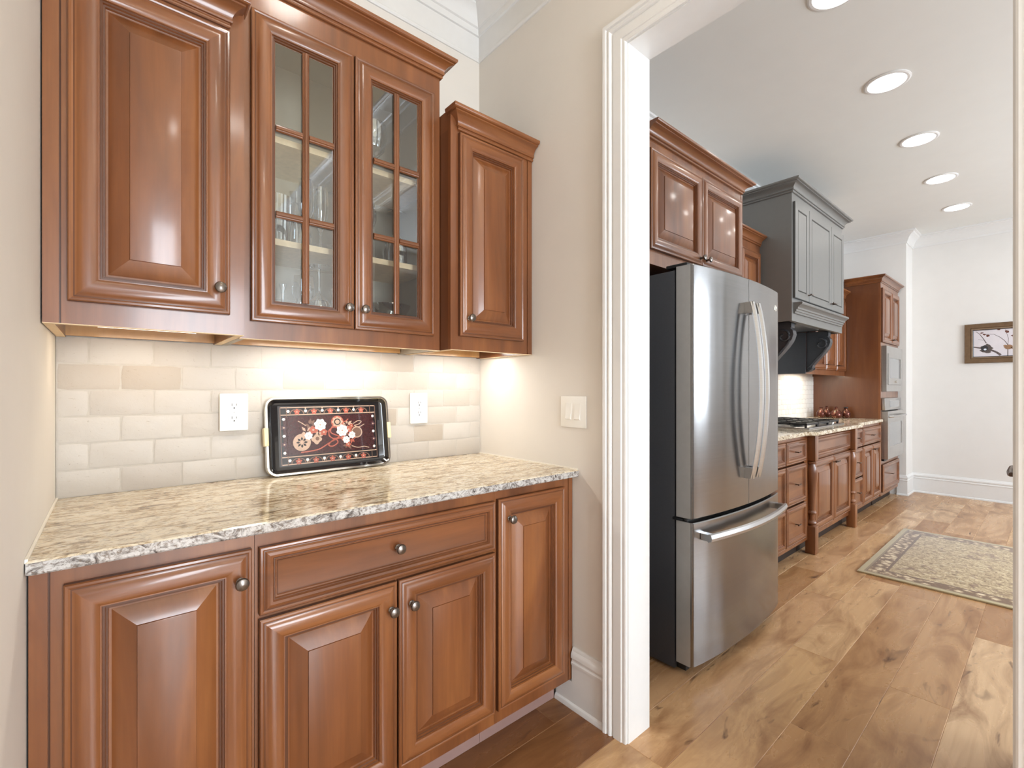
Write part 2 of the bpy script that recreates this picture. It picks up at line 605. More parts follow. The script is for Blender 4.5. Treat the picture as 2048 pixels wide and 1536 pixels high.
# south wall with three openings
b = MB()
holes = [(0.235, 1.235, 0.0, 2.3), (2.35, 4.05, 1.0, 2.5), (4.65, 6.35, 1.0, 2.5)]
xs = [-.12]
for x0, x1, z0, z1 in holes:
    b.box(xs[-1], x0, S - .12, S, 0, CEIL)
    b.box(x0, x1, S - .12, S, z1, CEIL)
    if z0 > 0: b.box(x0, x1, S - .12, S, 0, z0)
    xs.append(x1)
b.box(xs[-1], XF + .1, S - .12, S, 0, CEIL)
struct(b.build('wall_south', M_WALLK))
for k, (x0, x1, z0, z1) in enumerate(holes):
    b = MB()
    frame_y(b, x0, x1, z0, z1, S - .08, S - .02, .05, .05, .05, .05)
    for i in range(1, 4 if k else 3):
        xx = x0 + (x1 - x0) * i / (4 if k else 3)
        b.box(xx - .012, xx + .012, S - .07, S - .03, z0 + .05, z1 - .05)
    struct(b.build('window_%d' % (k + 1), M_TRIM))

# jamb lining of the opening
b = MB()
b.box(W - .002, WK, YA, YA + .018, 0, OPZ)
b.box(W - .002, WK, YB - .018, YB, 0, OPZ)
b.box(W - .002, WK, YB - .018, YA + .018, OPZ, OPZ + .018)
struct(b.build('trim_1', M_TRIM))
# casing on the pantry side
CAS = [(0, 0), (0, .011), (.004, .013), (.016, .013), (.018, .016), (.050, .0165), (.053, .013), (.056, .013), (.059, .018), (.064, .0215), (.069, .0215), (.072, .018), (.075, .018), (.078, .023), (.084, .025), (.090, .025), (.092, .022), (.092, 0)]
b = MB()
path = [(YA + .004, 0.0), (YA + .004, OPZ + .004), (YB - .004, OPZ + .004), (YB - .004, 0.0)]
rr = []
dirs = [(1, 0), (1, 1), (-1, 1), (-1, 0)]
for (py, pz), (dy, dz) in zip(path, dirs):
    rr.append([(W - t, py + dy * o, pz + dz * o) for o, t in CAS])
b.rings(rr)
struct(b.build('trim_2', M_TRIM))
# baseboards
BB = [(0, 0), (.021, 0), (.021, .006), (.018, .016), (.012, .021), (.012, .165), (.016, .168), (.016, .176), (.012, .182), (.012, .190), (.017, .194), (.017, .206), (.014, .214), (.010, .219), (.009, .225), (.006, .230), (0, .230)]
b = MB()
lo = [(o, h) for o, h in BB if h < .1] + [(.012, .1), (0, .1)]
b.sweep([(W, -.526), (W, -.610)], lo, 0)
b.sweep([(W, -.610), (W, YA + .096)], BB, 0)
struct(b.build('baseboard_right', M_TRIM))
b = MB(); b.sweep([(0, S), (0, -.64)], BB, 0)
struct(b.build('baseboard_left', M_TRIM))
b = MB(); b.sweep([(WK, YA + .02), (WK, -.02)], BB, 0, side=-1)
struct(b.build('baseboard_kitchen', M_TRIM))
b = MB(); b.sweep([(XW, -.60), (XW, YJ), (XF, YJ), (XF, S)], BB, 0)
struct(b.build('baseboard_far', M_TRIM))
# crown moulding of the pantry with its flat frieze and bead
CR = [(0, -.235), (.006, -.235), (.010, -.229), (.010, -.222), (.006, -.216), (.006, -.118), (.014, -.116), (.018, -.106), (.018, -.090), (.026, -.086), (.030, -.076), (.040, -.052), (.056, -.034), (.072, -.026), (.074, -.020), (.084, -.016), (.086, 0), (0, 0)]
b = MB(); b.sweep([(0, S), (0, 0), (W, 0), (W, S)], CR, CEIL)
struct(b.build('trim_3', M_TRIM))
CK = [(0, -.13), (.008, -.13), (.012, -.118), (.012, -.110), (.02, -.10), (.03, -.07), (.05, -.045), (.075, -.03), (.08, -.02), (.095, -.015), (.095, 0), (0, 0)]
b = MB(); b.sweep([(WK + .001, -.0), (XW, 0), (XW, YJ), (XF, YJ), (XF, S)], CK, CEIL)
struct(b.build('trim_4', M_TRIM))


# ------------------------------------------------------------------ pantry wall cabinets
def carcass(b, x0, x1, y, z0, z1, t=.018, mi=0, back=True):
    """open-fronted box: sides, bottom (raised), top, back"""
    b.box(x0, x0 + t, y, -.002, z0, z1, mi)
    b.box(x1 - t, x1, y, -.002, z0, z1, mi)
    b.box(x0 + t, x1 - t, y, -.002, z1 - t, z1, mi)
    b.box(x0 + t, x1 - t, y, -.008, z0 + .034, z0 + .034 + t, mi)
    if back: b.box(x0 + t, x1 - t, -.008, -.002, z0 + .034, z1 - t, mi)


ZU = 1.367
# left
t = thing('wall_cabinet', 'left wall cabinet with one wide solid raised-panel door, beside the left wall', 'cabinet', (.197, 0, ZU), 'wall cabinets over the pantry counter')
b = MB(); carcass(b, .003, .392, -.365, ZU, 2.25)
b.build('body', M_WD, t)
b = MB(); b.box(.012, .385, -.030, -.010, ZU + .004, ZU + .034)
b.build('hanging_rail', M_RAIL, t)
b = MB()
frame_y(b, .033, .392, ZU, 2.25, -.383, -.365, .03, .034, .055, .09)
b.box(.003, .0295, -.383, -.365, ZU, 2.25)
b.box(.0295, .033, -.378, -.365, ZU, 2.25, 1)
b.build('face_frame', [M_WV, M_GLZ_SHADE], t)
b = MB()
for x in (.003, .374):
    b.box(x, x + .018, -.365, -.03, ZU - .0015, ZU)
b.box(.003, .392, -.383, -.365, ZU - .0015, ZU)
b.build('edge_band', M_RAW, t)
d = panel(.044, .357, 1.418, 2.167, -.384, RAISED, RAISED_DARK, WMATS, t, 'door', 1.05)
knob(d, .331, -.4055, 1.482)
b = MB(); b.sweep([(.003, -.383), (.350, -.383), (.350, -.360)], crown_prof(.075, .05), 2.180, side=1)
b.build('crown_moulding', [M_WH], t)

# middle, glazed
t = thing('wall_cabinet', 'tall middle wall cabinet with two six-pane glass doors', 'cabinet', (.727, 0, ZU), 'wall cabinets over the pantry counter')
b = MB()
x0, x1 = .396, 1.057
carcass(b, x0, x1, -.286, ZU, 2.392)
for z in (1.662, 1.975):
    b.box(x0 + .018, x1 - .018, -.268, -.008, z, z + .019, 1)
b.build('body', [M_INT, M_RAW], t)
b = MB(); b.box(x1 + .0002, x1 + .0018, -.302, -.002, ZU, 2.392)
b.build('end_panel', M_WD, t)
b = MB(); b.box(x0 + .02, x1 - .02, -.030, -.010, ZU + .004, ZU + .034)
b.build('hanging_rail', M_RAIL, t)
b = MB()
frame_y(b, x0, x1 + .002, ZU, 2.40, -.304, -.286, .045, .045, .062, .09)
b.box(.716, .735, -.304, -.286, ZU + .062, 2.31)
b.build('face_frame', M_WV, t)
b = MB(); b.box(x0, x1 + .002, -.304, -.286, ZU - .0015, ZU)
b.build('edge_band', M_RAW, t)


def glass_door(xa, xb, za, zb, y, parent, kx):
    b = MB()
    sx = 1.05
    pr = [p for p in RAISED if p[0] <= .061] + [(.0625, .0005), (.0625, 0)]
    rr = []
    for ins, h in pr:
        i = ins * sx
        rr.append([(u, y - h, w) for u, w in ((xa + i, za + i), (xb - i, za + i), (xb - i, zb - i), (xa + i, zb - i))])
    rr.append(rr[0])
    dk = RAISED_DARK
    vr = [[b.v(*p) for p in r] for r in rr[:-1]]
    vr.append(vr[0])
    for k in range(len(vr) - 1):
        for i in range(4):
            j = (i + 1) % 4
            b.face([vr[k][i], vr[k][j], vr[k + 1][j], vr[k + 1][i]], 2 if k in dk else (1 if i in (0, 2) else 0))
    d = b.build('door', WMATS, parent)
    i = .0625 * sx
    ga, gb, ha, hb = xa + i, xb - i, za + i, zb - i
    b = MB()

    def bar(p0, p1, vertical):
        pf = [(-.010, .004), (-.010, .010), (-.0075, .0125), (-.005, .013), (-.003, .0155), (.003, .0155), (.005, .013), (.0075, .0125), (.010, .010), (.010, .004)]
        if vertical:
            rr_ = [[(p0[0] + u, y - h, z) for u, h in pf] for z in (p0[1], p1[1])]
        else:
            rr_ = [[(x, y - h, p0[1] + u) for u, h in pf] for x in (p0[0], p1[0])]
        b.rings(rr_, True, True, True, 0 if vertical else 1)
    xm_ = (ga + gb) / 2
    bar((xm_, ha), (xm_, hb), True)
    for k in (1, 2):
        z = ha + (hb - ha) * k / 3
        bar((ga, z), (xm_ - .0095, z), False)
        bar((xm_ + .0095, z), (gb, z), False)
    b.build('glazing_bars', [M_WV, M_WH], d)
    b = MB()
    b.box(ga - .0005, gb + .0005, y - .0035, y - .001, ha - .0005, hb + .0005)
    b.build('glass', M_PANE, d)
    knob(d, kx, y - .0215, 1.483)
    return d


glass_door(.423, .7235, 1.418, 2.318, -.305, t, .699)
glass_door(.7275, 1.028, 1.418, 2.318, -.305, t, .752)
b = MB(); b.sweep([(.358, -.20), (.358, -.304), (1.061, -.304), (1.061, -.003)][1:] and [(x0, -.304), (1.0592, -.304), (1.0592, -.003)], crown_prof(.072, .05), 2.390)
b.box(x0, 1.059, -.303, -.003, 2.401, 2.455)
b.build('crown_moulding', M_WH, t)

# right, narrow
t = thing('wall_cabinet', 'narrow wall cabinet with solid door in the right corner', 'cabinet', (1.265, 0, ZU), 'wall cabinets over the pantry counter')
b = MB(); carcass(b, 1.0615, 1.467, -.358, ZU, 2.178)
b.build('body', M_WD, t)
b = MB(); b.box(1.08, 1.45, -.030, -.010, ZU + .004, ZU + .034)
b.build('hanging_rail', M_RAIL, t)
b = MB()
frame_y(b, 1.0615, 1.439, ZU, 2.25, -.376, -.358, .04, .034, .055, .09)
b.box(1.4425, 1.467, -.376, -.358, ZU, 2.25)
b.box(1.439, 1.4425, -.371, -.358, ZU, 2.25, 1)
b.box(1.0615, 1.075, -.358, -.002, 2.178, 2.25)
b.build('face_frame', [M_WV, M_GLZ_SHADE], t)
b = MB()
for x in (1.0615, 1.449):
    b.box(x, x + .018, -.358, -.03, ZU - .0015, ZU)
b.box(1.0615, 1.467, -.376, -.358, ZU - .0015, ZU)
b.build('edge_band', M_RAW, t)
d = panel(1.094, 1.409, 1.418, 2.169, -.377, RAISED, RAISED_DARK, WMATS, t, 'door', 1.05)
knob(d, 1.129, -.3985, 1.484)
b = MB(); b.sweep([(1.098, -.358), (1.098, -.376), (1.467, -.376)], crown_prof(.073, .05), 2.178)
b.build('crown_moulding', M_WH, t)

# strip lamps under them
for k, (xa, xb, y, lab) in enumerate(((.09, .31, -.17, 'slim warm light bar under the left solid-door wall cabinet'), (.51, .97, -.15, 'long light bar under the glass-door wall cabinet'), (1.15, 1.41, -.17, 'short light bar under the narrow right wall cabinet'))):
    t = thing('under_cabinet_light', lab, 'light', ((xa + xb) / 2, y, ZU + .034), 'light bars under the pantry wall cabinets')
    b = MB(); b.box(xa - .012, xb + .012, y - .028, y + .028, 1.389, 1.4008, bev=.003)
    b.build('housing', M_WHITE, t)
    b = MB(); b.box(xa, xb, y - .02, y + .02, 1.3865, 1.3888)
    b.build('lens', M_STRIP, t)

# ------------------------------------------------------------------ pantry base cabinets, counter
ZC = .914
YF = -.605
GB = 'base cabinets under the pantry counter'


def base_box(b, x0, x1, ytoe=-.522):
    b.box(x0, x0 + .016, YF + .018, -.003, .108, .8868)
    b.box(x1 - .016, x1, YF + .018, -.003, .108, .8868)
    b.box(x0 + .016, x1 - .016, YF + .018, -.003, .108, .126)
    b.box(x0 + .016, x1 - .016, -.012, -.003, .126, .8868)
    b.box(x0, x1, -.45, -.06, .001, .108)


t = thing('base_cabinet', 'left base cabinet with a single wide raised-panel door', 'cabinet', (.187, 0, 0), GB)
b = MB(); base_box(b, .003, .3705)
b.build('body', M_WD, t)
b = MB()
frame_y(b, .0315, .3705, .108, .8868, YF, YF + .018, .03, .03, .05, .04)
b.box(.003, .028, YF, YF + .018, .108, .8868)
b.box(.028, .0315, YF + .006, YF + .018, .108, .8868, 1)
b.build('face_frame', [M_WV, M_GLZ_SHADE], t)
b = MB(); b.box(.003, .3705, -.525, -.51, 0.001, .108)
b.build('toe_kick', M_SHOE, t)
d = panel(.050, .363, .153, .854, YF - .001, RAISED, RAISED_DARK, WMATS, t, 'door', 1.05)
knob(d, .338, YF - .0225, .788)

t = thing('base_cabinet', 'wide middle base cabinet with a long drawer over a pair of doors', 'cabinet', (.727, 0, 0), GB)
b = MB(); base_box(b, .3715, 1.0825)
b.build('body', M_WD, t)
b = MB(); frame_y(b, .3715, 1.0825, .108, .8868, YF, YF + .018, .03, .03, .05, .04, rails=((.67, .71),))
b.build('face_frame', M_WV, t)
b = MB(); b.box(.3715, 1.0825, -.525, -.51, 0.001, .108)
b.build('toe_kick', M_SHOE, t)
d = panel(.379, 1.077, .694, .852, YF - .001, FLATP, FLAT_DARK, [M_WH, M_WH, M_GLZ_SHADE], t, 'drawer', 1.0)
knob(d, .731, YF - .008, .775)
d = panel(.379, .7255, .153, .683, YF - .001, RAISED, RAISED_DARK, WMATS, t, 'door', 1.05)
knob(d, .704, YF - .0225, .612)
d = panel(.7305, 1.077, .153, .683, YF - .001, RAISED, RAISED_DARK, WMATS, t, 'door', 1.05)
knob(d, .766, YF - .0225, .612)

t = thing('base_cabinet', 'right base cabinet with one tall narrow door next to the white baseboard', 'cabinet', (1.276, 0, 0), GB)
b = MB(); base_box(b, 1.0835, 1.448)
b.build('body', M_WD, t)
b = MB()
frame_y(b, 1.0835, 1.442, .108, .8868, YF, YF + .018, .03, .034, .05, .04)
b.box(1.4455, 1.467, YF, YF + .018, .108, .8868)
b.box(1.442, 1.4455, YF + .005, YF + .018, .108, .8868, 1)
b.build('face_frame', [M_WV, M_GLZ_SHADE], t)
b = MB(); b.box(1.0835, 1.447, -.525, -.51, 0.001, .108)
b.build('toe_kick', M_SHOE, t)
d = panel(1.090, 1.409, .153, .855, YF - .001, RAISED, RAISED_DARK, WMATS, t, 'door', 1.05)
knob(d, 1.131, YF - .0225, .788)


def counter(b, poly, z0, z1, e=.0035, mis=None):
    """slab with eased top and bottom edges; poly counter-clockwise"""
    def inset(d):
        n = len(poly); out = []
        for k in range(n):
            p, a, c = Vector(poly[k]), Vector(poly[k - 1]), Vector(poly[(k + 1) % n])
            d1, d2 = (p - a).normalized(), (c - p).normalized()
            m = Vector((-d1.y, d1.x)) + Vector((-d2.y, d2.x))
            m = m / m.length_squared * 2
            out.append((p.x + m.x * d, p.y + m.y * d))
        return out
    i1 = inset(e)
    b.rings([[(x, y, z0) for x, y in i1], [(x, y, z0 + e) for x, y in poly], [(x, y, z1 - e) for x, y in poly], [(x, y, z1) for x, y in i1]], mis=mis)


t = thing('countertop', 'speckled cream granite countertop on the pantry base cabinets', 'countertop', (.735, 0, .887))
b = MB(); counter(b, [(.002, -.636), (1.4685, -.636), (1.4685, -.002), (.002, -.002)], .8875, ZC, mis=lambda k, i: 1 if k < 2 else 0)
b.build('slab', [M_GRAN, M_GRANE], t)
b = MB()
b.box(.0005, .005, -.632, -.003, ZC - .004, ZC + .004)
b.build('caulk_line', M_CAULK, t)
b = MB()
b.box(W - .005, W - .0005, -.632, -.003, ZC - .004, ZC + .004)
b.build('caulk_line', M_CAULK, t)


# ------------------------------------------------------------------ backsplash: tumbled tiles
def tiles(x0, x1, z0, z1, rows, tw, y, mats, name, wob, th=.009, gap=.0024, seed=3, offs=(.074, .55)):
    r = random.Random(seed)
    b = MB()
    b.box(x0, x1, y - th * .84, y, z0, z1, 1)
    h = (z1 - z0) / rows
    for k in range(rows):
        x = x0 - tw * offs[k % 2]
        while x < x1:
            xa, xb = max(x, x0), min(x + tw, x1)
            x += tw
            if xb - xa < .008: continue
            za, zb = z0 + k * h, z0 + (k + 1) * h
            g = gap / 2
            n1, n2 = max(2, int((xb - xa) / .02)), 4
            ring = []
            for i in range(n1): ring.append((xa + g + (xb - xa - 2 * g) * i / n1, za + g, 0, -1))
            for i in range(n2): ring.append((xb - g, za + g + (h - 2 * g) * i / n2, 1, 0))
            for i in range(n1): ring.append((xb - g - (xb - xa - 2 * g) * i / n1, zb - g, 0, 1))
            for i in range(n2): ring.append((xa + g, zb - g - (h - 2 * g) * i / n2, -1, 0))
            cx, cz = (xa + xb) / 2, (za + zb) / 2
            o0, o1 = [], []
            cr = .0012
            for (u, w, du, dw) in ring:
                e = r.uniform(-wob, 0)
                # rounded corners
                ex, ez = min(u - xa, xb - u), min(w - za, zb - w)
                if ex < .006 and ez < .006: e -= cr
                u2, w2 = u + du * e, w + dw * e
                if ex < .006 and ez < .006:
                    u2 += (cx - u) / max(1e-6, abs(cx - u)) * cr; w2 += (cz - w) / max(1e-6, abs(cz - w)) * cr
                o0.append((u2, w2))
                k_ = .0022
                o1.append((u2 + (k_ if u2 < cx else -k_) * (1 if (ex < .006) else 0), w2 + (k_ if w2 < cz else -k_) * (1 if ez < .006 else 0)))
            dt = r.uniform(-.0006, .0006)
            ra = [[(u, y - th * .7, w) for u, w in o0], [(u, y - th * .93 - dt, w) for u, w in o0], [(u, y - th - dt, w) for u, w in o1]]
            b.rings(ra, True, False, True, 0)
    return struct(b.build(name, mats, angle=60))


tiles(.001, W - .001, ZC + .0005, ZU + .002, 6, .149, -.0005, [M_TILE, M_GROUT], 'wall_backsplash', .0020)


# ------------------------------------------------------------------ outlets and switch
def outlet(x0, x1, z0, z1, y, lab):
    cx, cz = (x0 + x1) / 2, (z0 + z1) / 2
    t = thing('electrical_outlet', lab, 'outlet', (cx, y, cz), 'outlets on the pantry backsplash')
    b = MB(); b.box(x0, x1, y - .0075, y, z0, z1, bev=.003)
    b.build('cover_plate', M_WHITE, t)
    for dz in (.0215, -.0215):
        b = MB()
        pts = []
        for k in range(24):
            a = 2 * PI * k / 24
            pts.append((cx + max(-.0155, min(.0155, .0185 * math.cos(a))), cz + dz + max(-.0145, min(.0145, .0185 * math.sin(a)))))
        b.rings([[(u, y - .0074, w) for u, w in pts], [(u, y - .0098, w) for u, w in pts]])
        s_ = b.build('socket', M_WHITE, t)
        b = MB()
        b.box(cx - .0075, cx - .0055, y - .0101, y - .0097, cz + dz - .001, cz + dz + .008)
        b.box(cx + .0055, cx + .0075, y - .0101, y - .0097, cz + dz, cz + dz + .007)
        b.lathe([(.0026, 0), (.0026, .0004)], (cx, y - .0097, cz + dz - .0075), 'y', 10)
        b.build('slots', M_SLOT, s_)
    b = MB(); b.lathe([(.003, 0), (.003, .001), (.001, .0016)], (cx, y - .0074, cz), 'y', 10)
    b.build('screw', M_STEELP, t)


outlet(.389, .473, 1.081, 1.206, -.0165, 'white outlet standing proud of the tile, left of the lacquer tray')
outlet(1.091, 1.175, 1.072, 1.204, -.0105, 'white outlet on the tile right of the lacquer tray')
t = thing('light_switch', 'white double light switch on the beige wall beside the cased opening', 'switch', (W, -.61, 1.133))
b = MB(); b.box(W - .006, W - .0003, -.675, -.546, 1.073, 1.194, bev=.0025)
b.build('cover_plate', M_WHITE, t)
for yy in (-.588, -.633):
    b = MB(); b.box(W - .0066, W - .0055, yy - .0165, yy + .0165, 1.100, 1.167)
    b.build('switch_bezel', M_SHOE if False else M_WHITE, t)
    b = MB()
    q = [(W - .006, 1.103), (W - .0115, 1.106), (W - .0075, 1.133), (W - .0068, 1.164), (W - .006, 1.164)]
    b.rings([[(u, yy - .014, w) for u, w in q], [(u, yy + .014, w) for u, w in q]])
    b.build('rocker', M_WHITE, t)

# ------------------------------------------------------------------ glassware in the glazed cabinet
WINE = [(.034, 0), (.034, .003), (.006, .006), (.0042, .012), (.0042, .075), (.010, .082), (.028, .098), (.036, .122), (.036, .145), (.031, .178), (.0298, .178), (.0347, .145), (.0347, .122), (.027, .100), (.008, .084), (0, .083)]
FLUTE = [(.031, 0), (.031, .003), (.005, .006), (.0042, .012), (.0042, .07), (.012, .09), (.024, .13), (.026, .17), (.024, .225), (.0228, .225), (.0248, .17), (.0228, .131), (.010, .092), (0, .09)]
TUMB = [(.030, 0), (.033, .003), (.037, .12), (.0358, .12), (.0315, .008), (0, .007)]
GOB = [(.037, 0), (.037, .003), (.007, .007), (.0055, .012), (.010, .03), (.0055, .05), (.0055, .07), (.020, .078), (.041, .1), (.049, .135), (.047, .185), (.0455, .185), (.0475, .135), (.039, .101), (.018, .08), (0, .079)]
BOWL = [(.04, 0), (.042, .004), (.03, .008), (.055, .03), (.082, .062), (.090, .085), (.0885, .085), (.080, .063), (.052, .033), (.02, .014), (0, .013)]
VASE = [(.030, 0), (.034, .006), (.018, .05), (.010, .1), (.009, .15), (.012, .2), (.021, .235), (.0198, .235), (.0108, .2), (.0078, .15), (.0088, .1), (.016, .05), (0, .012)]
CARA = [(.045, 0), (.05, .005), (.054, .06), (.048, .12), (.03, .16), (.024, .19), (.03, .22), (.0288, .22), (.0226, .19), (.0285, .16), (.0465, .12), (.0525, .06), (.048, .008), (0, .007)]
PLATE = [(.05, 0), (.055, .003), (.085, .010), (.094, .016), (.0935, .018), (.084, .0125), (.055, .006), (0, .005)]


def glass(name, cat, prof, x, y, z, lab, grp, mat=None, inv=False, s=1.0):
    o = MB()
    pr = [(r * s, h * s) for r, h in prof]
    if inv:
        H = max(h for r, h in pr)
        pr = [(r, H - h) for r, h in pr]
    o.lathe(pr, (x, y, z + .0006), 'z', 24)
    ob = o.build(name, mat or M_GLASS)
    return tag(ob, lab, cat, grp)


zA, zB, zCc = ZU + .052, 1.681, 1.994
GA, GM, GT = 'glassware on the bottom of the glass cabinet', 'glassware on the middle shelf of the glass cabinet', 'glassware on the top shelf of the glass cabinet'
glass('goblet', 'glass', GOB, .850, -.17, zCc, 'large stemmed goblet on the top shelf behind the right glass door', GT, s=1.1)
glass('bud_vase', 'vase', VASE, .975, -.13, zCc, 'slender clear bud vase on the top shelf near the cabinet corner', GT)
glass('tumbler', 'glass', TUMB, .520, -.20, zB, 'front clear tumbler on the middle shelf at the left', GM, s=1.25)
glass('tumbler', 'glass', TUMB, .500, -.09, zB, 'clear tumbler on the middle shelf behind the front tumbler', GM, s=1.25)
glass('carafe', 'carafe', CARA, .612, -.09, zB, 'clear carafe with waisted neck at the back of the middle shelf', GM)
glass('champagne_flute', 'glass', FLUTE, .605, -.21, zB, 'tall champagne flute in front of the clear carafe', GM)
glass('champagne_flute', 'glass', FLUTE, .662, -.18, zB, 'tall champagne flute beside the dark glass bowl', GM)
M_SMOKE = glassy('smoked_glass', (0.42, 0.38, 0.35, 1), (0.08, 0.6), 0.5)
glass('bowl', 'bowl', BOWL, .715, -.085, zB, 'dark smoked glass bowl at the back of the middle shelf', GM, M_SMOKE, s=.62)
glass('wine_glass', 'glass', WINE, .800, -.22, zB, 'front wine glass on the middle shelf behind the right glass door', GM, s=1.15)
glass('wine_glass', 'glass', WINE, .815, -.10, zB, 'wine glass behind the front one on the middle shelf', GM, s=1.15)
glass('goblet', 'glass', GOB, .930, -.21, zB, 'upside-down goblet on the middle shelf, foot in the air', GM, inv=True, s=1.05)
glass('wine_glass', 'glass', WINE, .650, -.20, zA, 'upside-down wine glass standing on its rim at the cabinet bottom', GA, inv=True, s=1.2)
glass('wine_glass', 'glass', WINE, .632, -.09, zA, 'wine glass at the cabinet bottom behind the upside-down one', GA, s=1.1)
glass('bowl', 'bowl', BOWL, .528, -.17, zA, 'clear cut glass bowl at the bottom left of the glass cabinet', GA, s=.95)
glass('candlestick', 'candlestick', VASE, .570, -.07, zA, 'short clear candlestick behind the clear glass bowl', GA, s=.7)
M_CHINA = plain('white_china', lin(236, 234, 228), 0.15, var=0.01)
t = thing('pitcher', 'white china pitcher with a loop handle at the bottom of the glass cabinet', 'pitcher', (.735, -.17, zA))
b = MB(); b.lathe([(.03, .0006), (.042, .01), (.047, .05), (.036, .1), (.031, .125), (.037, .15), (.035, .15), (.029, .125), (.034, .1), (.044, .05), (.038, .012), (0, .01)], (.735, -.17, zA), 'z', 24)
b.build('body', M_CHINA, t)
b = MB(); b.tube([(.772, -.185, zA + .125), (.800, -.195, zA + .125), (.815, -.2, zA + .10), (.812, -.2, zA + .065), (.795, -.193, zA + .04), (.776, -.186, zA + .035)], .0055, 8)
b.build('handle', M_CHINA, t)
for k in range(5):
    glass('plate', 'plate', PLATE, .925, -.155, zA + k * .008, ['bottom plate', 'second plate from the bottom', 'middle plate', 'second plate from the top', 'topmost plate'][k] + ' of the clear plate stack in the glass cabinet', 'clear plates stacked in the glass cabinet')
t = thing('serving_bowl', 'shallow chrome serving bowl on the clear plate stack', 'bowl', (.925, -.155, zA + .052))
b = MB(); b.lathe([(.03, .0006), (.033, .004), (.06, .028), (.078, .06), (.082, .07), (.080, .071), (.075, .06), (.057, .03), (.03, .008), (0, .007)], (.925, -.155, zA + .050), 'z', 28)
b.build('basin', M_CHROME, t)


# ------------------------------------------------------------------ lacquer tray
def rrect(w, h, r, n=7):
    q = []
    for cx, cz, a0 in ((w / 2 - r, h / 2 - r, 0), (-w / 2 + r, h / 2 - r, 90), (-w / 2 + r, -h / 2 + r, 180), (w / 2 - r, -h / 2 + r, 270)):
        for k in range(n + 1):
            a = math.radians(a0 + 90 * k / n)
            q.append((cx + r * math.cos(a), cz + r * math.sin(a)))
    return q


TW, TH = .452, .272
t = thing('serving_tray', 'black lacquer tray with floral pattern leaning on the tile', 'tray', (.750, -.0345, ZC + .1392))
t.rotation_euler = (-math.radians(8), 0, 0)
M_LAC = plain('black_lacquer', lin(20, 19, 21), 0.10, var=0.1, coat=0.6)
b = MB()
rings_ = [(TW - .004, TH - .004, .030, .004), (TW - .004, TH - .004, .030, -.014), (TW - .012, TH - .012, .027, -.0145), (TW - .034, TH - .034, .020, -.002), (TW - .04, TH - .04, .018, -.0008)]
b.rings([[(u, d, w) for u, w in rrect(a, h, r)] for a, h, r, d in rings_])
b.build('tray_body', M_LAC, t, local=True)
b = MB()
pr = [(0, .0045), (.0045, .003), (.005, -.013), (.003, -.0165), (-.003, -.0165), (-.0045, -.0148), (-.0012, -.0138), (0, .004)]
rr = [[(u, d, w) for u, w in rrect(TW - .004 + 2 * o, TH - .004 + 2 * o, .030 + o)] for o, d in pr]
b.rings(rr, True, False, False)
b.build('rim', M_CHROME, t, local=True)
M_CREAM = plain('cream_handle', lin(226, 210, 168), 0.35, var=0.03)
for sx in (-1, 1):
    b = MB()
    xx = sx * (TW / 2 + .001)
    b.box(xx - .0075, xx + .0075, -.0195, .0065, -.032, .032, bev=.003)
    b.build('handle', M_CREAM, t, local=True)
# printed decoration: flat inlays in one mesh
PCOL = [('maroon', (58, 26, 28)), ('tan', (178, 150, 130)), ('coral', (164, 88, 72)), ('white', (226, 222, 216)), ('black', (24, 20, 22)), ('brown', (110, 84, 72)), ('plum', (72, 44, 52))]
PM = [plain('inlay_' + n, lin(*c), 0.16, var=0.08, scale=120, coat=0.5) for n, c in PCOL]
PI_ = {n: k for k, (n, c) in enumerate(PCOL)}
b = MB()
Y0 = -.0010


def poly2(pts, lay, col):
    f = b.face([b.v(u, Y0 - lay * .00018, w) for u, w in pts], PI_[col])


def disc(cx, cz, r, lay, col, n=20, lobes=0, amp=0.0, rot=0.0):
    poly2([(cx + r * (1 + amp * math.cos(lobes * a)) * math.cos(a + rot), cz + r * (1 + amp * math.cos(lobes * a)) * math.sin(a + rot)) for a in [2 * PI * k / (n if not lobes else lobes * 6) for k in range(n if not lobes else lobes * 6)]], lay, col)


def rect2(x0, x1, z0, z1, lay, col):
    poly2([(x0, z0), (x1, z0), (x1, z1), (x0, z1)], lay, col)


def ribbon(pts, w, lay, col):
    P = [Vector(p) for p in pts]
    # smooth
    Q = []
    for k in range(len(P) - 1):
        p0, p1, p2, p3 = P[max(k - 1, 0)], P[k], P[k + 1], P[min(k + 2, len(P) - 1)]
        for i in range(6):
            s_ = i / 6
            Q.append(0.5 * ((2 * p1) + (-p0 + p2) * s_ + (2 * p0 - 5 * p1 + 4 * p2 - p3) * s_ * s_ + (-p0 + 3 * p1 - 3 * p2 + p3) * s_ ** 3))
    Q.append(P[-1])
    prev = None
    for k in range(len(Q)):
        d = (Q[min(k + 1, len(Q) - 1)] - Q[max(k - 1, 0)])
        d = d.normalized() if d.length > 1e-9 else Vector((1, 0))
        n = Vector((-d.y, d.x)) * w / 2
        cur = (Q[k] + n, Q[k] - n)
        if prev: poly2([tuple(prev[0]), tuple(prev[1]), tuple(cur[1]), tuple(cur[0])], lay, col)
        prev = cur


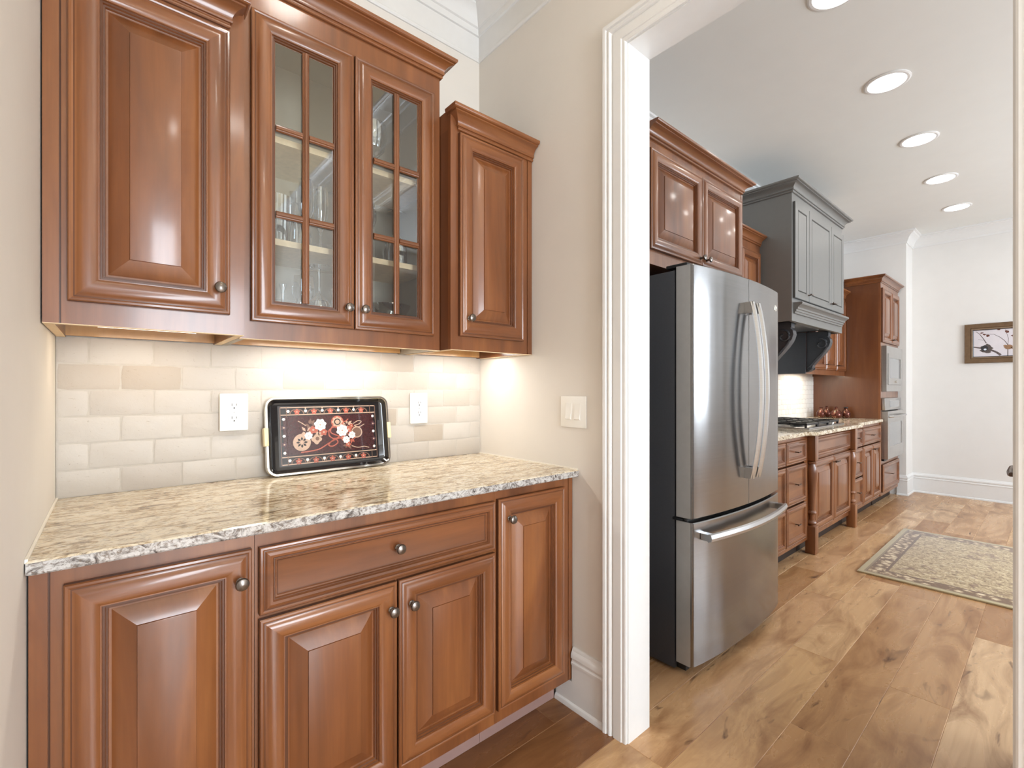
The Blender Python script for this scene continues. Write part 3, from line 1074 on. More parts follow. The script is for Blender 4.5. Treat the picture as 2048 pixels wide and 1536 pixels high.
rect2(-.185, .185, -.108, .108, 0, 'black')
rect2(-.168, .168, -.070, .070, 1, 'maroon')
for sz in (1, -1):
    for a, c in ((.100, .1035), (.0735, .077)):
        rect2(-.175, .175, min(sz * a, sz * c), max(sz * a, sz * c), 1, 'tan')
    for k in range(5):
        cx = -.120 + k * .060
        half = [(cx + .026 * math.cos(a), sz * .078 + sz * .0 + .019 * math.sin(a)) for a in [PI * i / 14 for i in range(15)]]
        if sz < 0: half = [(u, -.099 + (w + .078)) for u, w in half]
        poly2(half, 1, 'brown')
        poly2([(cx + (u - cx) * .82, (.0785 if sz > 0 else -.0985) + (w - (.078 if sz > 0 else -.099)) * .82) for u, w in half], 2, 'black')
        zc = sz * .0885 if sz > 0 else -.0895
        disc(cx, zc - (.003 if sz > 0 else .004), .0098, 3, 'coral', lobes=5, amp=.22, rot=.3)
        disc(cx, zc - (.003 if sz > 0 else .004), .0025, 4, 'tan')
        if k < 4:
            disc(cx + .030, zc, .0052, 3, 'white', lobes=6, amp=.12)
            disc(cx + .030, zc + (.009 if sz > 0 else -.007), .0026, 3, 'tan')
    disc(-.150, sz * .088, .0052, 3, 'white', lobes=6, amp=.12)
for sx in (1, -1):
    for a, c in ((.1755, .178), (.1545, .157)):
        rect2(min(sx * a, sx * c), max(sx * a, sx * c), -.1035, .1035, 1, 'brown')
    for k in range(5):
        z = -.06 + k * .03
        if k % 2 == 0:
            disc(sx * .166, z, .005, 3, 'white', lobes=6, amp=.12)
        else:
            disc(sx * .166, z, .008, 2, 'plum', lobes=5, amp=.2)
            disc(sx * .166, z, .003, 3, 'tan')
# spray of leaves behind the flowers
rl = random.Random(5)
for cx, cz, n, col in ((-.075, .035, 9, 'brown'), (-.045, .02, 8, 'coral'), (-.09, .01, 6, 'tan'), (.05, .01, 9, 'brown'), (.075, -.02, 8, 'coral'), (.06, .03, 7, 'tan'), (.06, -.045, 6, 'brown'), (-.05, -.005, 6, 'tan'), (.1, .005, 6, 'plum')):
    for k in range(n):
        a = 2 * PI * k / n + rl.uniform(-.3, .3)
        ln = rl.uniform(.014, .026)
        dx, dz = math.cos(a), math.sin(a)
        poly2([(cx + dx * .004, cz + dz * .004), (cx + dx * ln * .55 - dz * .005, cz + dz * ln * .55 + dx * .005), (cx + dx * ln, cz + dz * ln), (cx + dx * ln * .55 + dz * .005, cz + dz * ln * .55 - dx * .005)], 2 + (k % 2), col)
disc(.012, -.004, .030, 2, 'maroon'); disc(.012, .002, .024, 3, 'coral', lobes=7, amp=.05); disc(.012, .002, .020, 4, 'maroon')
ribbon([(-.112, -.062), (-.08, -.060), (-.045, -.054), (-.010, -.035), (.015, -.024), (.022, -.036), (.002, -.048), (-.012, -.042), (.004, -.026), (.035, -.018)], .0042, 5, 'coral')
ribbon([(.012, .036), (.0, .020), (-.002, .004), (.015, -.006), (.03, -.012)], .0038, 5, 'coral')
ribbon([(.045, .040), (.058, .046), (.067, .053)], .0036, 5, 'coral')
ribbon([(-.118, .052), (-.105, .044), (-.092, .034)], .003, 5, 'tan')
ribbon([(.086, .034), (.105, .044), (.118, .040), (.106, .030), (.090, .026), (.108, .020), (.13, .03)], .003, 5, 'tan')
ribbon([(.075, -.052), (.1, -.06), (.125, -.058), (.145, -.064)], .003, 5, 'tan')
# discs and flowers
disc(-.107, -.026, .031, 6, 'tan', 28)
for k in range(8):
    a = 2 * PI * k / 8
    dx, dz = math.cos(a), math.sin(a)
    poly2([(-.107 + dx * .006, -.026 + dz * .006), (-.107 + dx * .013 - dz * .0042, -.026 + dz * .013 + dx * .0042), (-.107 + dx * .0205, -.026 + dz * .0205), (-.107 + dx * .013 + dz * .0042, -.026 + dz * .013 - dx * .0042)], 7, 'black')
disc(.024, .043, .0235, 6, 'coral', 24); disc(.024, .043, .019, 7, 'tan', lobes=8, amp=.12); disc(.024, .043, .0125, 8, 'black', 20); disc(.024, .043, .0085, 9, 'tan', 16)
disc(.098, .000, .022, 6, 'tan', 24); disc(.098, .000, .018, 7, 'brown', 20)
disc(-.055, -.018, .017, 6, 'tan', lobes=4, amp=.15); disc(-.052, -.016, .007, 7, 'brown')
for cx, cz, r in ((-.040, .035, .021), (.041, .009, .021), (-.083, -.004, .0135), (.055, -.027, .013), (.078, -.010, .013)):
    disc(cx, cz, r, 9, 'white', lobes=7, amp=.10, rot=cx * 40)
    disc(cx, cz, r * .55, 10, 'tan', lobes=6, amp=.16, rot=1)
    disc(cx, cz, r * .47, 11, 'white', lobes=6, amp=.16, rot=1)
    disc(cx, cz, r * .16, 12, 'tan')
for cx, cz, r in ((-.066, .017, .013), (-.028, .007, .012), (.066, .012, .012), (.043, -.019, .010), (.078, .025, .008), (.062, -.045, .010)):
    disc(cx, cz, r, 8, 'coral', lobes=5, amp=.16, rot=cz * 30)
    disc(cx, cz, r * .3, 9, 'tan')
b.build('printed_pattern', PM, t, local=True)

# ------------------------------------------------------------------ refrigerator
FX0, FX1 = 1.958, 2.872
FXC = (FX0 + FX1) / 2
FT = 1.745
t = thing('refrigerator', 'stainless french-door refrigerator with bottom freezer drawer', 'refrigerator', (FXC, -.4, 0))
b = MB(); b.box(FX0 + .003, FX1 - .003, -.748, -.06, .018, FT - .012, bev=.004)
for sx in (FX0 + .05, FX1 - .09):
    for yy in (-.70, -.14):
        b.box(sx, sx + .04, yy, yy + .04, 0.0005, .02)
b.build('case', M_CASE, t)


def bow(x, y0=-.834, y1=-.868):
    s_ = (x - FXC) / ((FX1 - FX0) / 2)
    return y1 + (y0 - y1) * s_ * s_


def fdoor(xa, xb, za, zb, name, edge_l, edge_r):
    """bowed steel door skin with rounded vertical edges"""
    n = 14
    front, pts = [], []
    r = .012
    for k in range(n + 1):
        x = xa + (xb - xa) * k / n
        y = bow(x)
        e = min(x - xa, xb - x)
        if (edge_l and x - xa < 1e-6) or (edge_r and xb - x < 1e-6): y += r
        pts.append((x, y))
    # extra edge points for round corners
    if edge_l: pts[1:1] = [(xa + .0025, bow(xa) + .005), (xa + .007, bow(xa) + .001)]
    if edge_r: pts[-1:-1] = [(xb - .007, bow(xb) + .001), (xb - .0025, bow(xb) + .005)]
    poly = [(xa, -.757)] + pts + [(xb, -.757)]
    b = MB()
    zs = [(za, .004), (za + .004, 0), (zb - .004, 0), (zb, .004)]
    rr = []
    for z, i in zs:
        rr.append([(x, min(y + (i if y < -.76 else 0), -.757), z) for x, y in poly])

    def mis(k, i):
        p, q = poly[i], poly[(i + 1) % len(poly)]
        return 1 if (abs(p[0] - q[0]) < 1e-5 and k < 3) else 0
    b.rings(rr, True, True, True, 0, mis)
    return b.build(name, [M_STEEL, M_STEELS], t)


SEAM = .664
dl = fdoor(FX0, FXC - .0025, SEAM + .012, FT, 'door', True, False)
dr = fdoor(FXC + .0025, FX1, SEAM + .012, FT, 'door', False, True)
df = fdoor(FX0, FX1, .055, SEAM - .004, 'freezer_drawer', True, True)
b = MB(); b.box(FX0 + .012, FX1 - .012, -.80, -.7485, SEAM - .004, SEAM + .012); b.box(FXC - .0024, FXC + .0024, -.84, -.7485, SEAM + .012, FT - .002)
b.build('gasket', M_BLACK, t)
b = MB(); b.box(FX0 + .02, FX1 - .02, -.79, -.7485, .02, .055)
b.build('toe_grille', M_BLACK, t)
for dd, xh in ((dl, FXC - .033), (dr, FXC + .033)):
    b = MB()
    zt, zb = 1.628, .805
    N = 20
    rr = []
    for k in range(N + 1):
        s_ = k / N
        z = zb + (zt - zb) * s_
        o = .030 + .042 * math.sin(PI * s_) ** 0.8
        yy = bow(xh) - o
        w = .0135
        rr.append([(xh - w, yy + .004, z), (xh - w * .6, yy - .006, z), (xh + w * .6, yy - .006, z), (xh + w, yy + .004, z), (xh + w * .5, yy + .010, z), (xh - w * .5, yy + .010, z)])
    b.rings(rr)
    for z0, z1 in ((zb, zb + .05), (zt - .05, zt)):
        b.box(xh - .011, xh + .011, bow(xh) - .036, bow(xh) + .0005, z0, z1)
    b.build('handle', M_STEELP, dd)
b = MB()
N = 24
rr = []
xa, xb = FX0 + .045, FX1 - .035
for k in range(N + 1):
    s_ = k / N
    x = xa + (xb - xa) * s_
    yy = bow(x) - .042 - .012 * math.sin(PI * s_)
    z = .600
    h = .018
    rr.append([(x, yy + .008, z - h), (x, yy - .007, z - h * .7), (x, yy - .010, z), (x, yy - .006, z + h * .8), (x, yy + .002, z + h), (x, yy + .010, z + h * .7)])
b.rings(rr)
for x in (xa + .002, xb - .034):
    b.box(x, x + .032, bow(x) - .045, bow(x + .015) + .001, .586, .614)
b.build('handle', M_STEELP, df)
b = MB()
b.box(FX0 + .012, FX0 + .085, -.80, -.70, FT + .0005, FT + .016, bev=.004)
b.build('hinge_cover', M_BLACK, t)
b = MB()
b.box(FX1 - .085, FX1 - .012, -.80, -.70, FT + .0005, FT + .016, bev=.004)
b.build('hinge_cover', M_BLACK, t)
b = MB()
b.box(FX0 - .006, FX0 + .0295, -.79, -.742, SEAM - .003, SEAM + .008, bev=.002)
b.lathe([(.010, 0), (.010, .010)], (FX0 + .010, -.796, SEAM - .002), 'z', 12)
b.build('hinge', M_BLACK, t)
b = MB()
bx, by, bz = 2.800, bow(2.8), 1.652
b.lathe([(.017, -.001), (.017, .0015), (.0145, .0022), (.0135, .0014), (0, .0014)], (bx, by, bz), 'y', 24)
b.tube([(bx - .008, by - .0022, bz + .003), (bx - .003, by - .0022, bz + .006), (bx - .004, by - .0022, bz - .006), (bx + .002, by - .0022, bz - .002), (bx + .003, by - .0022, bz + .006), (bx + .008, by - .0022, bz + .002), (bx + .004, by - .0022, bz - .006)], .0011, 6)
b.build('emblem', M_CHROME, dr)

# ------------------------------------------------------------------ cabinet over the refrigerator
GK = 'kitchen wall cabinets along the back wall'
t = thing('wall_cabinet', 'wood wall cabinet with two doors above the refrigerator', 'cabinet', (2.40, 0, 1.785), GK)
b = MB(); b.box(1.925, 2.878, -.612, -.003, 1.785, 2.352)
b.build('body', M_WD, t)
b = MB(); frame_y(b, 1.925, 2.878, 1.785, 2.352, -.630, -.612, .03, .03, .07, .06); b.box(2.385, 2.425, -.630, -.612, 1.855, 2.292)
b.build('face_frame', M_WV, t)
for xa, xb, kx in ((1.942, 2.4005, 2.372), (2.4035, 2.862, 2.432)):
    d = panel(xa, xb, 1.850, 2.300, -.631, RAISED, RAISED_DARK, WMATS, t, 'door', 1.0)
    knob(d, kx, -.6525, 1.880)
b = MB(); b.sweep([(1.925, -.630), (2.878, -.630), (2.878, -.34)], crown_prof(.062, .062), 2.345)
b.build('crown_moulding', M_WH, t)
b = MB(); b.box(2.8795, 2.8955, -.632, -.003, .001, 2.343)
b.build('end_panel', M_WD, t)

# small cabinet left of the hood
t = thing('wall_cabinet', 'narrow orange-toned wall cabinet between the refrigerator cabinet and the grey hood', 'cabinet', (3.43, 0, 1.367), GK)
b = MB(); b.box(2.905, 3.962, -.288, -.003, 1.367, 2.338)
b.build('body', M_WD, t)
b = MB(); frame_y(b, 2.905, 3.962, 1.367, 2.338, -.306, -.288, .03, .04, .05, .08)
b.build('face_frame', M_WV, t)
for k in range(3):
    xa = 2.92 + k * .342
    d = panel(xa, xa + .338, 1.41, 2.27, -.307, RAISED, RAISED_DARK, WMATS, t, 'door', 1.0)
    tpull(d, xa + .31, -.329, 1.46)
b = MB(); b.sweep([(2.905, -.306), (3.962, -.306)], crown_prof(.072, .055), 2.332)
b.build('crown_moulding', M_WH, t)

# ------------------------------------------------------------------ grey hood cabinet
HX0, HX1, HY = 3.97, 5.21, -.53
t = thing('range_hood', 'grey painted hood cabinet with three doors and scroll corbels above the cooktop', 'range hood', ((HX0 + HX1) / 2, -.27, 1.365))
b = MB()
b.prism([(HX0, -.003), (HX0, HY), (HX1, HY), (HX1, -.345), (4.992, -.345), (4.992, -.003)], 1.785, 2.70)
b.build('body', M_GREY, t)
b = MB(); b.box(HX0, HX1, HY, HY + .03, 1.733, 1.785); b.box(HX0, HX0 + .02, HY + .03, -.003, 1.733, 1.785); b.box(HX1 - .02, HX1, HY + .03, -.345, 1.733, 1.785)
b.build('apron', M_GREY, t)
b = MB(); b.box(HX0 + .03, HX1 - .24, HY + .05, -.02, 1.748, 1.784, 0); b.box(4.3, 4.85, -.45, -.12, 1.742, 1.749, 1)
b.build('filter_panel', [M_DKHOOD, M_STEELP], t)
b = MB()
b.box(3.975, 4.178, -.30, -.003, 1.366, 1.745)
b.build('side_panel', M_DKHOOD, t)
b = MB()
b.box(4.9745, 4.9928, -.3055, -.003, 1.366, 1.745)
b.build('side_panel', M_DKHOOD, t)
SLAB = [(0, 0), (0, .015), (.003, .018), (.052, .018), (.054, .0155), (.057, .0105), (.060, .0105), (.064, .016), (.080, .0175), (.082, .0175)]
for xa, xb, kx in ((3.99, 4.283, 4.262), (4.292, 4.838, 4.816), (4.846, 5.190, 4.868)):
    d = panel(xa, xb, 1.905, 2.625, HY - .001, SLAB, {0, 4, 5, 6}, GMATS, t, 'door', 1.0)
    tpull(d, kx, HY - .019, 1.955)
LEDGE = [(0, 0), (.012, 0), (.014, .014), (.020, .016), (.022, .030), (.030, .033), (.032, .045), (.052, .062), (.058, .064), (.062, .072), (.058, .082), (0, .082)]
b = MB(); b.sweep([(HX0 + .03, HY + .002), (HX0 + .03, HY), (HX1 - .03, HY), (HX1 - .03, HY + .002)][1:3], LEDGE, 1.790)
b.build('ledge_moulding', M_GREY, t)
b = MB(); b.sweep([(HX0, -.05), (HX0, HY), (HX1, HY), (HX1, -.35)], crown_prof(.085, .07), 2.690)
b.build('crown_moulding', M_GREY, t)


def corbel(x0, x1):
    """S-scroll bracket: outline in the y-z plane, extruded in x, with raised volutes"""
    b = MB()
    yb = -.306
    out = [(yb, 1.745), (yb - .175, 1.745), (yb - .175, 1.700), (yb - .168, 1.695), (yb - .185, 1.675), (yb - .190, 1.645), (yb - .180, 1.610), (yb - .150, 1.560), (yb - .110, 1.510), (yb - .070, 1.465), (yb - .052, 1.440), (yb - .048, 1.420), (yb - .036, 1.400), (yb - .02, 1.385), (yb, 1.378)]
    b.rings([[(x0, y, z) for y, z in out], [(x1, y, z) for y, z in out]])
    for xs_, sg in ((x0, -1), (x1, 1)):
        pth = []
        for k in range(26):
            a = -PI * .1 + k / 25 * PI * 2.1
            r = .052 * (1 - k / 34)
            pth.append((xs_ + sg * .003, yb - .120 + r * math.sin(a) * -1, 1.632 + r * math.cos(a)))
        s_ = [(xs_ + sg * .003, yb - .165, 1.60), (xs_ + sg * .003, yb - .135, 1.555), (xs_ + sg * .003, yb - .09, 1.505), (xs_ + sg * .003, yb - .05, 1.455), (xs_ + sg * .003, yb - .022, 1.425)]
        b.tube(pth, .009, 6)
        b.tube(s_, .009, 6)
        lo = []
        for k in range(18):
            a = k / 17 * PI * 1.9
            r = .022 * (1 - k / 24)
            lo.append((xs_ + sg * .003, yb - .026 - r * math.cos(a), 1.418 - r * math.sin(a)))
        b.tube(lo, .006, 6)
    return b.build('corbel', M_DKHOOD, t)


corbel(4.105, 4.175)
corbel(4.998, 5.068)

# right wall cabinet
t = thing('wall_cabinet', 'wood wall cabinet between the grey hood and the tall oven cabinet', 'cabinet', (5.6, 0, 1.365), GK)
b = MB(); b.box(4.994, 6.193, -.287, -.003, 1.392, 2.25); b.box(4.994, 5.012, -.287, -.003, 1.365, 1.392); b.box(6.175, 6.193, -.287, -.003, 1.365, 1.392)
b.build('body', M_WD, t)
b = MB(); frame_y(b, 4.994, 6.193, 1.365, 2.25, -.305, -.287, .03, .03, .05, .08)
b.build('face_frame', M_WV, t)
for xa, xb, kx in ((5.085, 5.505, 5.48), (5.515, 5.847, 5.825), (5.853, 6.180, 5.875)):
    d = panel(xa, xb, 1.415, 2.17, -.306, RAISED, RAISED_DARK, WMATS, t, 'door', 1.0)
    tpull(d, kx, -.328, 1.465)
b = MB(); b.sweep([(5.215, -.305), (6.193, -.305)], crown_prof(.075, .055), 2.205)
b.build('crown_moulding', M_WH, t)
t = thing('under_cabinet_light', 'light bar under the kitchen wall cabinet right of the hood', 'light', (5.55, -.15, 1.392))
b = MB(); b.box(5.28, 5.82, -.18, -.12, 1.3865, 1.3915)
b.build('housing', M_STRIP, t)

# ------------------------------------------------------------------ kitchen base cabinets
GKB = 'kitchen base cabinets along the back wall'
KY = -.610


def kbox(b, x0, x1, toe=True):
    b.box(x0, x1, KY + .018, -.003, .105, .8818)
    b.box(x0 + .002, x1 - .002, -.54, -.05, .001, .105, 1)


t = thing('base_cabinet', 'wood base cabinet with two stacks of drawers next to the refrigerator', 'cabinet', (3.47, 0, 0), GKB)
b = MB(); kbox(b, 2.90, 4.043)
b.build('body', [M_WD, M_KICK], t)
b = MB(); frame_y(b, 2.90, 4.043, .105, .8818, KY, KY + .018, .03, .07, .04, .03)
b.build('face_frame', M_WV, t)
for xa, xb in ((2.915, 3.575), (3.590, 3.972)):
    for z0, z1 in ((.137, .402), (.415, .687), (.700, .856)):
        d = panel(xa, xb, z0, z1, KY - .001, FLATP, FLAT_DARK, [M_WH, M_WH, M_GLZ_SHADE], t, 'drawer', 1.15)
        tpull(d, (xa + xb) / 2, KY - .008, (z0 + z1) / 2)


def turned_post(x0, x1, parent):
    b = MB()
    y0, y1 = -.660, -.592
    cx, cy = (x0 + x1) / 2, (y0 + y1) / 2
    b.box(x0, x1, y0, y1, .0008, .205, bev=.004)
    b.box(x0, x1, y0, y1, .690, .8815, bev=.003)
    r = (x1 - x0) / 2
    pr = [(r * .95, .200), (r * .55, .208), (r * .6, .215), (r * .85, .222), (r * .9, .230), (r * .8, .238), (r * .55, .246), (r * .5, .27), (r * .56, .292), (r * .85, .298), (r * .9, .305), (r * .8, .313), (r * .62, .32), (r * .62, .34), (r * .72, .42), (r * .88, .50), (r * 1.0, .56), (r * 1.02, .60), (r * .95, .635), (r * .72, .655), (r * .68, .665), (r * .92, .672), (r * .92, .682), (r * .7, .690), (r * .7, .694)]
    b.lathe(pr, (cx, cy, 0), 'z', 20)
    return b.build('turned_post', M_WV, parent)


t = thing('base_cabinet', 'wood cooktop base cabinet with two turned corner posts', 'cabinet', (4.6, 0, 0), GKB)
b = MB(); kbox(b, 4.0465, 5.162)
b.build('body', [M_WD, M_KICK], t)
b = MB(); frame_y(b, 4.0465, 5.162, .105, .8818, KY, KY + .018, .085, .085, .045, .03, rails=((.675, .70),))
b.build('face_frame', M_WV, t)
turned_post(4.050, 4.122, t)
turned_post(5.090, 5.160, t)
panel(4.132, 5.080, .700, .858, KY - .001, FLATP, FLAT_DARK, [M_WH, M_WH, M_GLZ_SHADE], t, 'false_drawer_front', 1.15)
for xa, xb, kx in ((4.132, 4.603, 4.578), (4.609, 5.080, 4.634)):
    d = panel(xa, xb, .150, .684, KY - .001, RAISED, RAISED_DARK, WMATS, t, 'door', 1.0)
    tpull(d, kx, KY - .023, .632)
t = thing('base_cabinet', 'wood base cabinet with drawers and doors next to the oven cabinet', 'cabinet', (5.68, 0, 0), GKB)
b = MB(); kbox(b, 5.1655, 6.193)
b.build('body', [M_WD, M_KICK], t)
b = MB(); frame_y(b, 5.1655, 6.193, .105, .8818, KY, KY + .018, .03, .03, .04, .03)
b.build('face_frame', M_WV, t)
for z0, z1 in ((.137, .402), (.415, .677), (.690, .852)):
    d = panel(5.185, 5.475, z0, z1, KY - .001, FLATP, FLAT_DARK, [M_WH, M_WH, M_GLZ_SHADE], t, 'drawer', 1.0)
    tpull(d, 5.33, KY - .008, (z0 + z1) / 2)
d = panel(5.500, 6.165, .690, .852, KY - .001, FLATP, FLAT_DARK, [M_WH, M_WH, M_GLZ_SHADE], t, 'drawer', 1.0)
tpull(d, 5.83, KY - .008, .77)
for xa, xb, kx in ((5.500, 5.830, 5.806), (5.836, 6.165, 5.860)):
    d = panel(xa, xb, .137, .677, KY - .001, RAISED, RAISED_DARK, WMATS, t, 'door', 1.0)
    tpull(d, kx, KY - .023, .632)
t = thing('countertop', 'pale granite kitchen countertop with a bumped-out front at the cooktop', 'countertop', (4.55, 0, .882))
b = MB(); counter(b, [(2.898, -.640), (3.94, -.640), (4.01, -.690), (5.20, -.690), (5.27, -.640), (6.193, -.640), (6.193, -.002), (2.898, -.002)], .8825, .912)
b.build('slab', M_GRANK, t)
tiles(2.90, 6.195, .9125, 1.366, 9, .10, -.0005, [M_TILEK, M_GROUT], 'wall_kitchen_backsplash', .0004, .006, .002, 9)

# ------------------------------------------------------------------ cooktop
t = thing('gas_cooktop', 'stainless gas cooktop with black cast iron grates under the hood', 'cooktop', (4.6, -.34, .912))
b = MB(); b.box(4.17, 5.07, -.585, -.075, .9124, .922, bev=.003)
b.build('tray', M_STEELP, t)
for k, (x, y) in enumerate(((4.34, -.20), (4.34, -.45), (4.62, -.30), (4.86, -.20), (4.86, -.45))):
    b = MB(); b.lathe([(.055, .0095), (.052, .016), (.034, .018), (.034, .026), (.030, .029), (0, .029)], (x, y, .9125), 'z', 18)
    b.build('burner', M_IRON, t)
for k in range(3):
    xa = 4.19 + k * .272
    xb = xa + .262
    b = MB()
    for x in (xa + .006, xb - .006): b.box(x - .006, x + .006, -.56, -.09, .940, .956)
    for y in (-.556, -.325, -.094): b.box(xa, xb, y - .006, y + .006, .940, .956)
    xc = (xa + xb) / 2
    b.box(xc - .005, xc + .005, -.56, -.09, .944, .956)
    for y in (-.44, -.21): b.box(xa, xb, y - .005, y + .005, .944, .956)
    for x in (xa + .006, xb - .006):
        for y in (-.552, -.098): b.box(x - .007, x + .007, y - .007, y + .007, .9215, .945)
    b.build('grate', M_IRON, t)
for k in range(5):
    b = MB(); b.lathe([(.019, .009), (.019, .014), (.016, .017), (.0155, .034), (.013, .037), (0, .037)], (5.035, -.13 - k * .092, .9125), 'z', 16)
    b.build('control_knob', M_CHROME, t)

# ------------------------------------------------------------------ jars on the counter
M_JAR = NT('copper_luster_glass')
jn = M_JAR.noise(M_JAR.coords((1, 1, 1)), 22, 4, 0.6, 1.0)
M_JAR = M_JAR.set(base=M_JAR.ramp(jn, [(0.3, lin(58, 26, 20)), (0.55, lin(112, 62, 48)), (0.72, lin(206, 184, 150))]), rough=0.08, metal=0.55)
JA = [(.030, 0), (.042, .006), (.053, .03), (.052, .052), (.040, .078), (.022, .094), (.018, .100), (.022, .108), (.0205, .108), (.016, .100), (0, .098)]
JB = [(.030, 0), (.044, .006), (.056, .034), (.053, .058), (.036, .086), (.016, .106), (.012, .112), (.013, .118), (.011, .118), (0, .110)]
GJ = 'copper luster jars on the kitchen counter'
for x, y, pr, lab, lid in ((6.005, -.135, JA, 'leftmost reddish jar of the four on the kitchen counter', 0), (6.125, -.155, JB, 'pointed copper jar second from the left, partly behind the leftmost jar', 0),
                           (6.01, -.275, [(r * 1.2, h) for r, h in JB], 'largest round pear-shaped jar, third from the left on the kitchen counter', 0), (6.115, -.337, JA, 'jar with a dark collar, rightmost of the four on the kitchen counter', 1)):
    pr = [(r * .8, h * .97) for r, h in pr]
    t = thing('decorative_jar', lab, 'jar', (x, y, .912), GJ)
    b = MB(); b.lathe(pr, (x, y, .9126), 'z', 24)
    b.build('body', M_JAR, t)
    b = MB()
    H = pr[-1][1] if False else max(h for r, h in pr)
    rr_ = [r for r, h in pr if h == H][0]
    b.lathe([(rr_ * .9, H), (rr_ * 1.15, H + .003), (rr_ * 1.15, H + (.012 if lid else .006)), (rr_ * .8, H + (.014 if lid else .008)), (0, H + (.014 if lid else .008))], (x, y, .9126), 'z', 16)
    b.build('stopper', M_BLACK if lid else M_JAR, t)

# ------------------------------------------------------------------ oven tower
TX0, TX1, TY = 6.197, 7.0, -.618
t = thing('oven_cabinet', 'tall wood cabinet holding the microwave and wall oven', 'cabinet', (6.6, 0, 0))
b = MB()
b.box(TX0, TX0 + .02, TY + .018, -.003, .105, 2.345, 0)
b.box(TX1 - .02, TX1, TY + .018, -.003, .105, 2.345, 0)
b.box(TX0 + .02, TX1 - .02, -.02, -.003, .105, 2.345, 0)
for z in (.105, .440, 1.165, 1.682, 2.327):
    b.box(TX0 + .02, TX1 - .02, TY + .018, -.02, z, z + .018, 0)
b.box(TX0 + .002, TX1 - .002, -.545, -.05, .001, .105, 1)
b.build('body', [M_WD, M_KICK], t)
b = MB(); frame_y(b, TX0, TX1, .105, 2.345, TY, TY + .018, .035, .035, .03, .06, rails=((.425, .468), (1.130, 1.197), (1.676, 1.725)))
b.build('face_frame', M_WV, t)
for xa, xb, kx in ((6.222, 6.597, 6.57), (6.602, 6.977, 6.63)):
    d = panel(xa, xb, 1.715, 2.282, TY - .001, RAISED, RAISED_DARK, WMATS, t, 'door', 1.0)
    tpull(d, kx, TY - .023, 1.755)
d = panel(6.222, 6.977, .150, .432, TY - .001, FLATP, FLAT_DARK, [M_WH, M_WH, M_GLZ_SHADE], t, 'drawer', 1.2)
tpull(d, 6.60, TY - .008, .30)
b = MB(); b.sweep([(TX0, -.31), (TX0, TY), (TX1, TY), (TX1, -.003)], crown_prof(.075, .05), 2.335)
b.box(TX0 + .001, TX1 - .001, TY + .001, -.003, 2.346, 2.40)
b.build('crown_moulding', M_WH, t)
t = thing('microwave', 'built-in stainless microwave in the tall oven cabinet', 'microwave', (6.6, -.4, 1.2))
b = MB(); b.box(6.236, 6.961, -.616, -.06, 1.200, 1.672)
b.build('case', M_BLACK, t)
b = MB(); frame_y(b, 6.226, 6.972, 1.199, 1.676, -.662, -.620, .06, .06, .07, .08)
b.build('trim_frame', M_STEELP, t)
d = MB(); frame_y(d, 6.288, 6.910, 1.271, 1.594, -.668, -.640, .05, .05, .07, .04)
d = d.build('door', M_STEELP, t)
b = MB(); b.box(6.338, 6.860, -.660, -.645, 1.341, 1.554)
M_DGL = plain('dark_oven_glass', lin(120, 124, 128), 0.06, var=0.03, coat=0.5)
b.build('window', M_DGL, d)
b = MB(); b.lathe([(.012, 0), (.012, .012), (0, .012)], (6.60, -.668, 1.305), 'y', 14)
b.build('button', M_CHROME, d)
t = thing('wall_oven', 'built-in stainless wall oven below the microwave', 'oven', (6.6, -.4, .47))
b = MB(); b.box(6.236, 6.961, -.616, -.06, .472, 1.126)
b.build('case', M_BLACK, t)
b = MB(); b.box(6.226, 6.972, -.652, -.620, 1.000, 1.129, bev=.004)
c = b.build('control_panel', M_STEELP, t)
b = MB(); b.box(6.43, 6.86, -.6535, -.6522, 1.03, 1.10)
b.build('display', M_DGL, c)
b = MB()
frame_y(b, 6.232, 6.968, .492, .990, -.672, -.620, .08, .08, .13, .12)
d = b.build('door', M_STEELP, t)
b = MB()
q = [(6.312, .66), (6.45, .630), (6.6, .622), (6.75, .630), (6.888, .66), (6.888, .87), (6.312, .87)]
b.rings([[(x, -.668, z) for x, z in [(6.312, .622), (6.888, .622), (6.888, .87), (6.312, .87)]], [(x, -.655, z) for x, z in [(6.312, .622), (6.888, .622), (6.888, .87), (6.312, .87)]]])
b.build('window', M_DGL, d)
b = MB()
b.tube([(6.28, -.672, .935), (6.29, -.705, .938), (6.45, -.718, .940), (6.6, -.722, .941), (6.75, -.718, .940), (6.91, -.705, .938), (6.92, -.672, .935)], .011, 10)
b.build('handle', M_STEELP, d)
b = MB(); b.box(6.240, 6.960, -.640, -.6165, .470, .489)
b.build('vent', M_BLACK, t)

# ------------------------------------------------------------------ rug
q = NT('persian_pattern_rug')
tc = q.n('ShaderNodeTexCoord')
sep = q.n('ShaderNodeSeparateXYZ')
q.l(tc.outputs['Object'], sep.inputs[0])
RX, RY = .73, .47
ax = q.math('SUBTRACT', RX, q.math('ABSOLUTE', sep.outputs[0]))
ay = q.math('SUBTRACT', RY, q.math('ABSOLUTE', sep.outputs[1]))
ed = q.math('MINIMUM', ax, ay)
no = q.noise(tc.outputs['Object'], 34, 4, 0.7, 1.6)
vo = q.n('ShaderNodeTexVoronoi'); vo.inputs['Scale'].default_value = 16
q.l(tc.outputs['Object'], vo.inputs['Vector'])
field = q.ramp(no, [(0.34, lin(112, 86, 58)), (0.44, lin(160, 134, 98)), (0.54, lin(190, 166, 126)), (0.66, lin(218, 200, 162))])
field = q.mix(q.ramp(vo.outputs['Distance'], [(0.10, (0.55, 0.55, 0.55, 1)), (0.34, (0, 0, 0, 1))]), field, lin(222, 208, 172))
